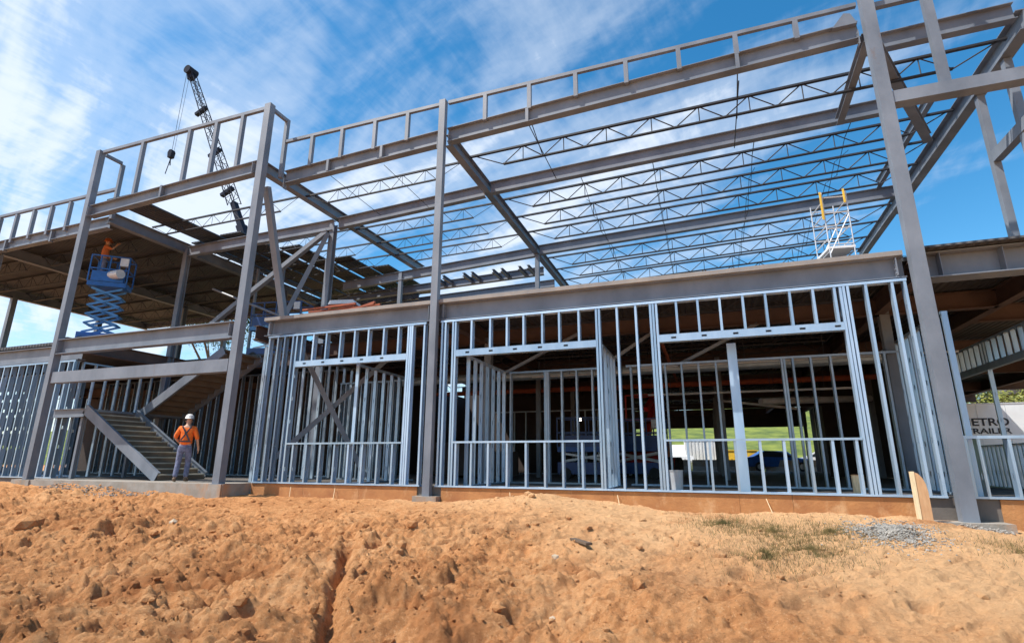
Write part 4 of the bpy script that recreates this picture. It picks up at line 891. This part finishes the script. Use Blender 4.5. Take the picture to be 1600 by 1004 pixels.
# house and trees
hs_ = thing('house', 'brown house with dark gable roof on the rise beyond the trailer', 'house', (27.5, 44, 2.4), R(-8))
MB().box((-5, -4, -2), (5, 4, 3.4)).build('wall', BRICK, hs_); MB().prism([(-5.6, 3.3), (5.6, 3.3), (0, 6.4)], -4.6, 4.6).build('roof', ROOF, hs_)
for x in (-2.5, 2.5): f_ = MB().box((x-.6, -4.04, .9), (x+.6, -4.0, 2.3)).build('window', WHITE, hs_); MB().box((x-.52, -4.06, .98), (x+.52, -4.045, 2.22)).build('pane', GLASS, f_)
def crown_mesh(seed, n_, rx, rz_, m_, leaf=.16):
    rr = random.Random(seed); mb = MB(); cl_ = []
    for i in range(26):
        a = rr.random()*6.28; h = rr.uniform(-.9, 1); rad = rx*math.sqrt(max(0, 1-h*h))*rr.uniform(.35, .95); cl_.append((rad*math.cos(a), rad*math.sin(a), h*rz_, rr.uniform(.25, .5)*rx))
    for i in range(n_):
        c = rr.choice(cl_); x, y, z = [c[j]+rr.gauss(0, .5)*c[3] for j in range(3)]
        u = Vector((rr.gauss(0, 1), rr.gauss(0, 1), rr.gauss(0, .7))).normalized(); v = u.orthogonal().normalized(); s_ = leaf*rr.uniform(.6, 1.3); k = len(mb.v); P0 = Vector((x, y, z))
        mb.v += [tuple(P0-u*s_), tuple(P0+v*s_*.5), tuple(P0+u*s_), tuple(P0-v*s_*.5)]; mb.f.append((k, k+1, k+2, k+3))
    return mb.mesh('crown', m_)
CR = [crown_mesh(1, 5200, 2.6, 2.6, LEAF), crown_mesh(2, 5200, 2.6, 2.8, LEAFY), crown_mesh(3, 5200, 2.8, 2.4, LEAF)]
def trunk_mb(h, r_):
    m_ = MB().rod((0, 0, -.5), (.1, .05, h*.55), r_, 8, r_*.6)
    for i in range(6): a = i*1.1; m_.rod((.1, .05, h*(.35+.03*i)), (1.3*math.cos(a), 1.3*math.sin(a), h*(.6+.05*i)), r_*.4, 5, r_*.15)
    return m_
TM = trunk_mb(6, .16).mesh('trunk', BARK)
def tree(label, x, y, z, s_, kind, group=None):
    t = thing('tree', label, 'tree', (x, y, z), x, group); t.scale = (s_, s_, s_); place('trunk', TM, t); place('crown', CR[kind], t, (0, 0, 4.6)); return t
tree('yellow green tree just behind the left part of the trailer', 19, 36, .2, .72, 1)
tree('yellow green tree behind the middle of the trailer', 23.0, 37, .2, .78, 1)
tree('mixed green tree behind the right part of the trailer', 27.5, 37, .3, .72, 1)
tree('green tree behind the left end of the trailer', 14.8, 38, .3, .7, 0)
G1 = 'trees beyond the grass bank'
random.seed(11)
ORD = ['leftmost', 'second from left', 'third from left', 'fourth from left', 'middle', 'fourth from right', 'third from right', 'second from right', 'rightmost']
for i in range(9):
    x = -62+i*13.5+random.uniform(-2, 2)
    t = tree('leafy green tree on the far grass bank, %s of its row' % ORD[i], x, 74+random.uniform(-5, 5), 3.5, random.uniform(1.0, 1.5), random.choice((0, 2, 0, 1)), G1)
tree('yellow green tree seen under the stair landing', -31, 18.5, -.4, .62, 1)
for i, (x, y, s_) in enumerate(((-38, 19, .6), (-43, 24, .75), (-36, 27, .8), (-49, 30, .9), (-24, 22, .55))): tree('low green tree behind the left wing, %s of five' % ['second from left', 'fourth from right', 'middle', 'leftmost', 'rightmost'][i], x, y, -.4, s_, (0, 2, 0, 2, 0)[i], 'low green trees behind the left wing')
CR.append(crown_mesh(9, 14000, 3.4, 3.0, LEAF, .10))
t = tree('tall dense green tree showing between the joists of the left bay', -43.5, 26, -.4, 1.0, 3)
for c in kids(t):
    if c.name.startswith('trunk'): c.scale = (2.2, 2.2, 2.9)
    else: c.location = (0, 0, 15.2)
# overhead wires
pw = thing('power_line', 'two thin overhead wires crossing the blue sky at right', 'power line')
for z in (17.3, 14.2): MB().rod((-40, 40, z-.5), (95, 40, z+1.5), .022, 4).build('wire', DARK, pw)
for x in (-40, 95): MB().rod((x, 40, -1), (x, 40, 19), .16, 8).build('pole', BARK, pw)
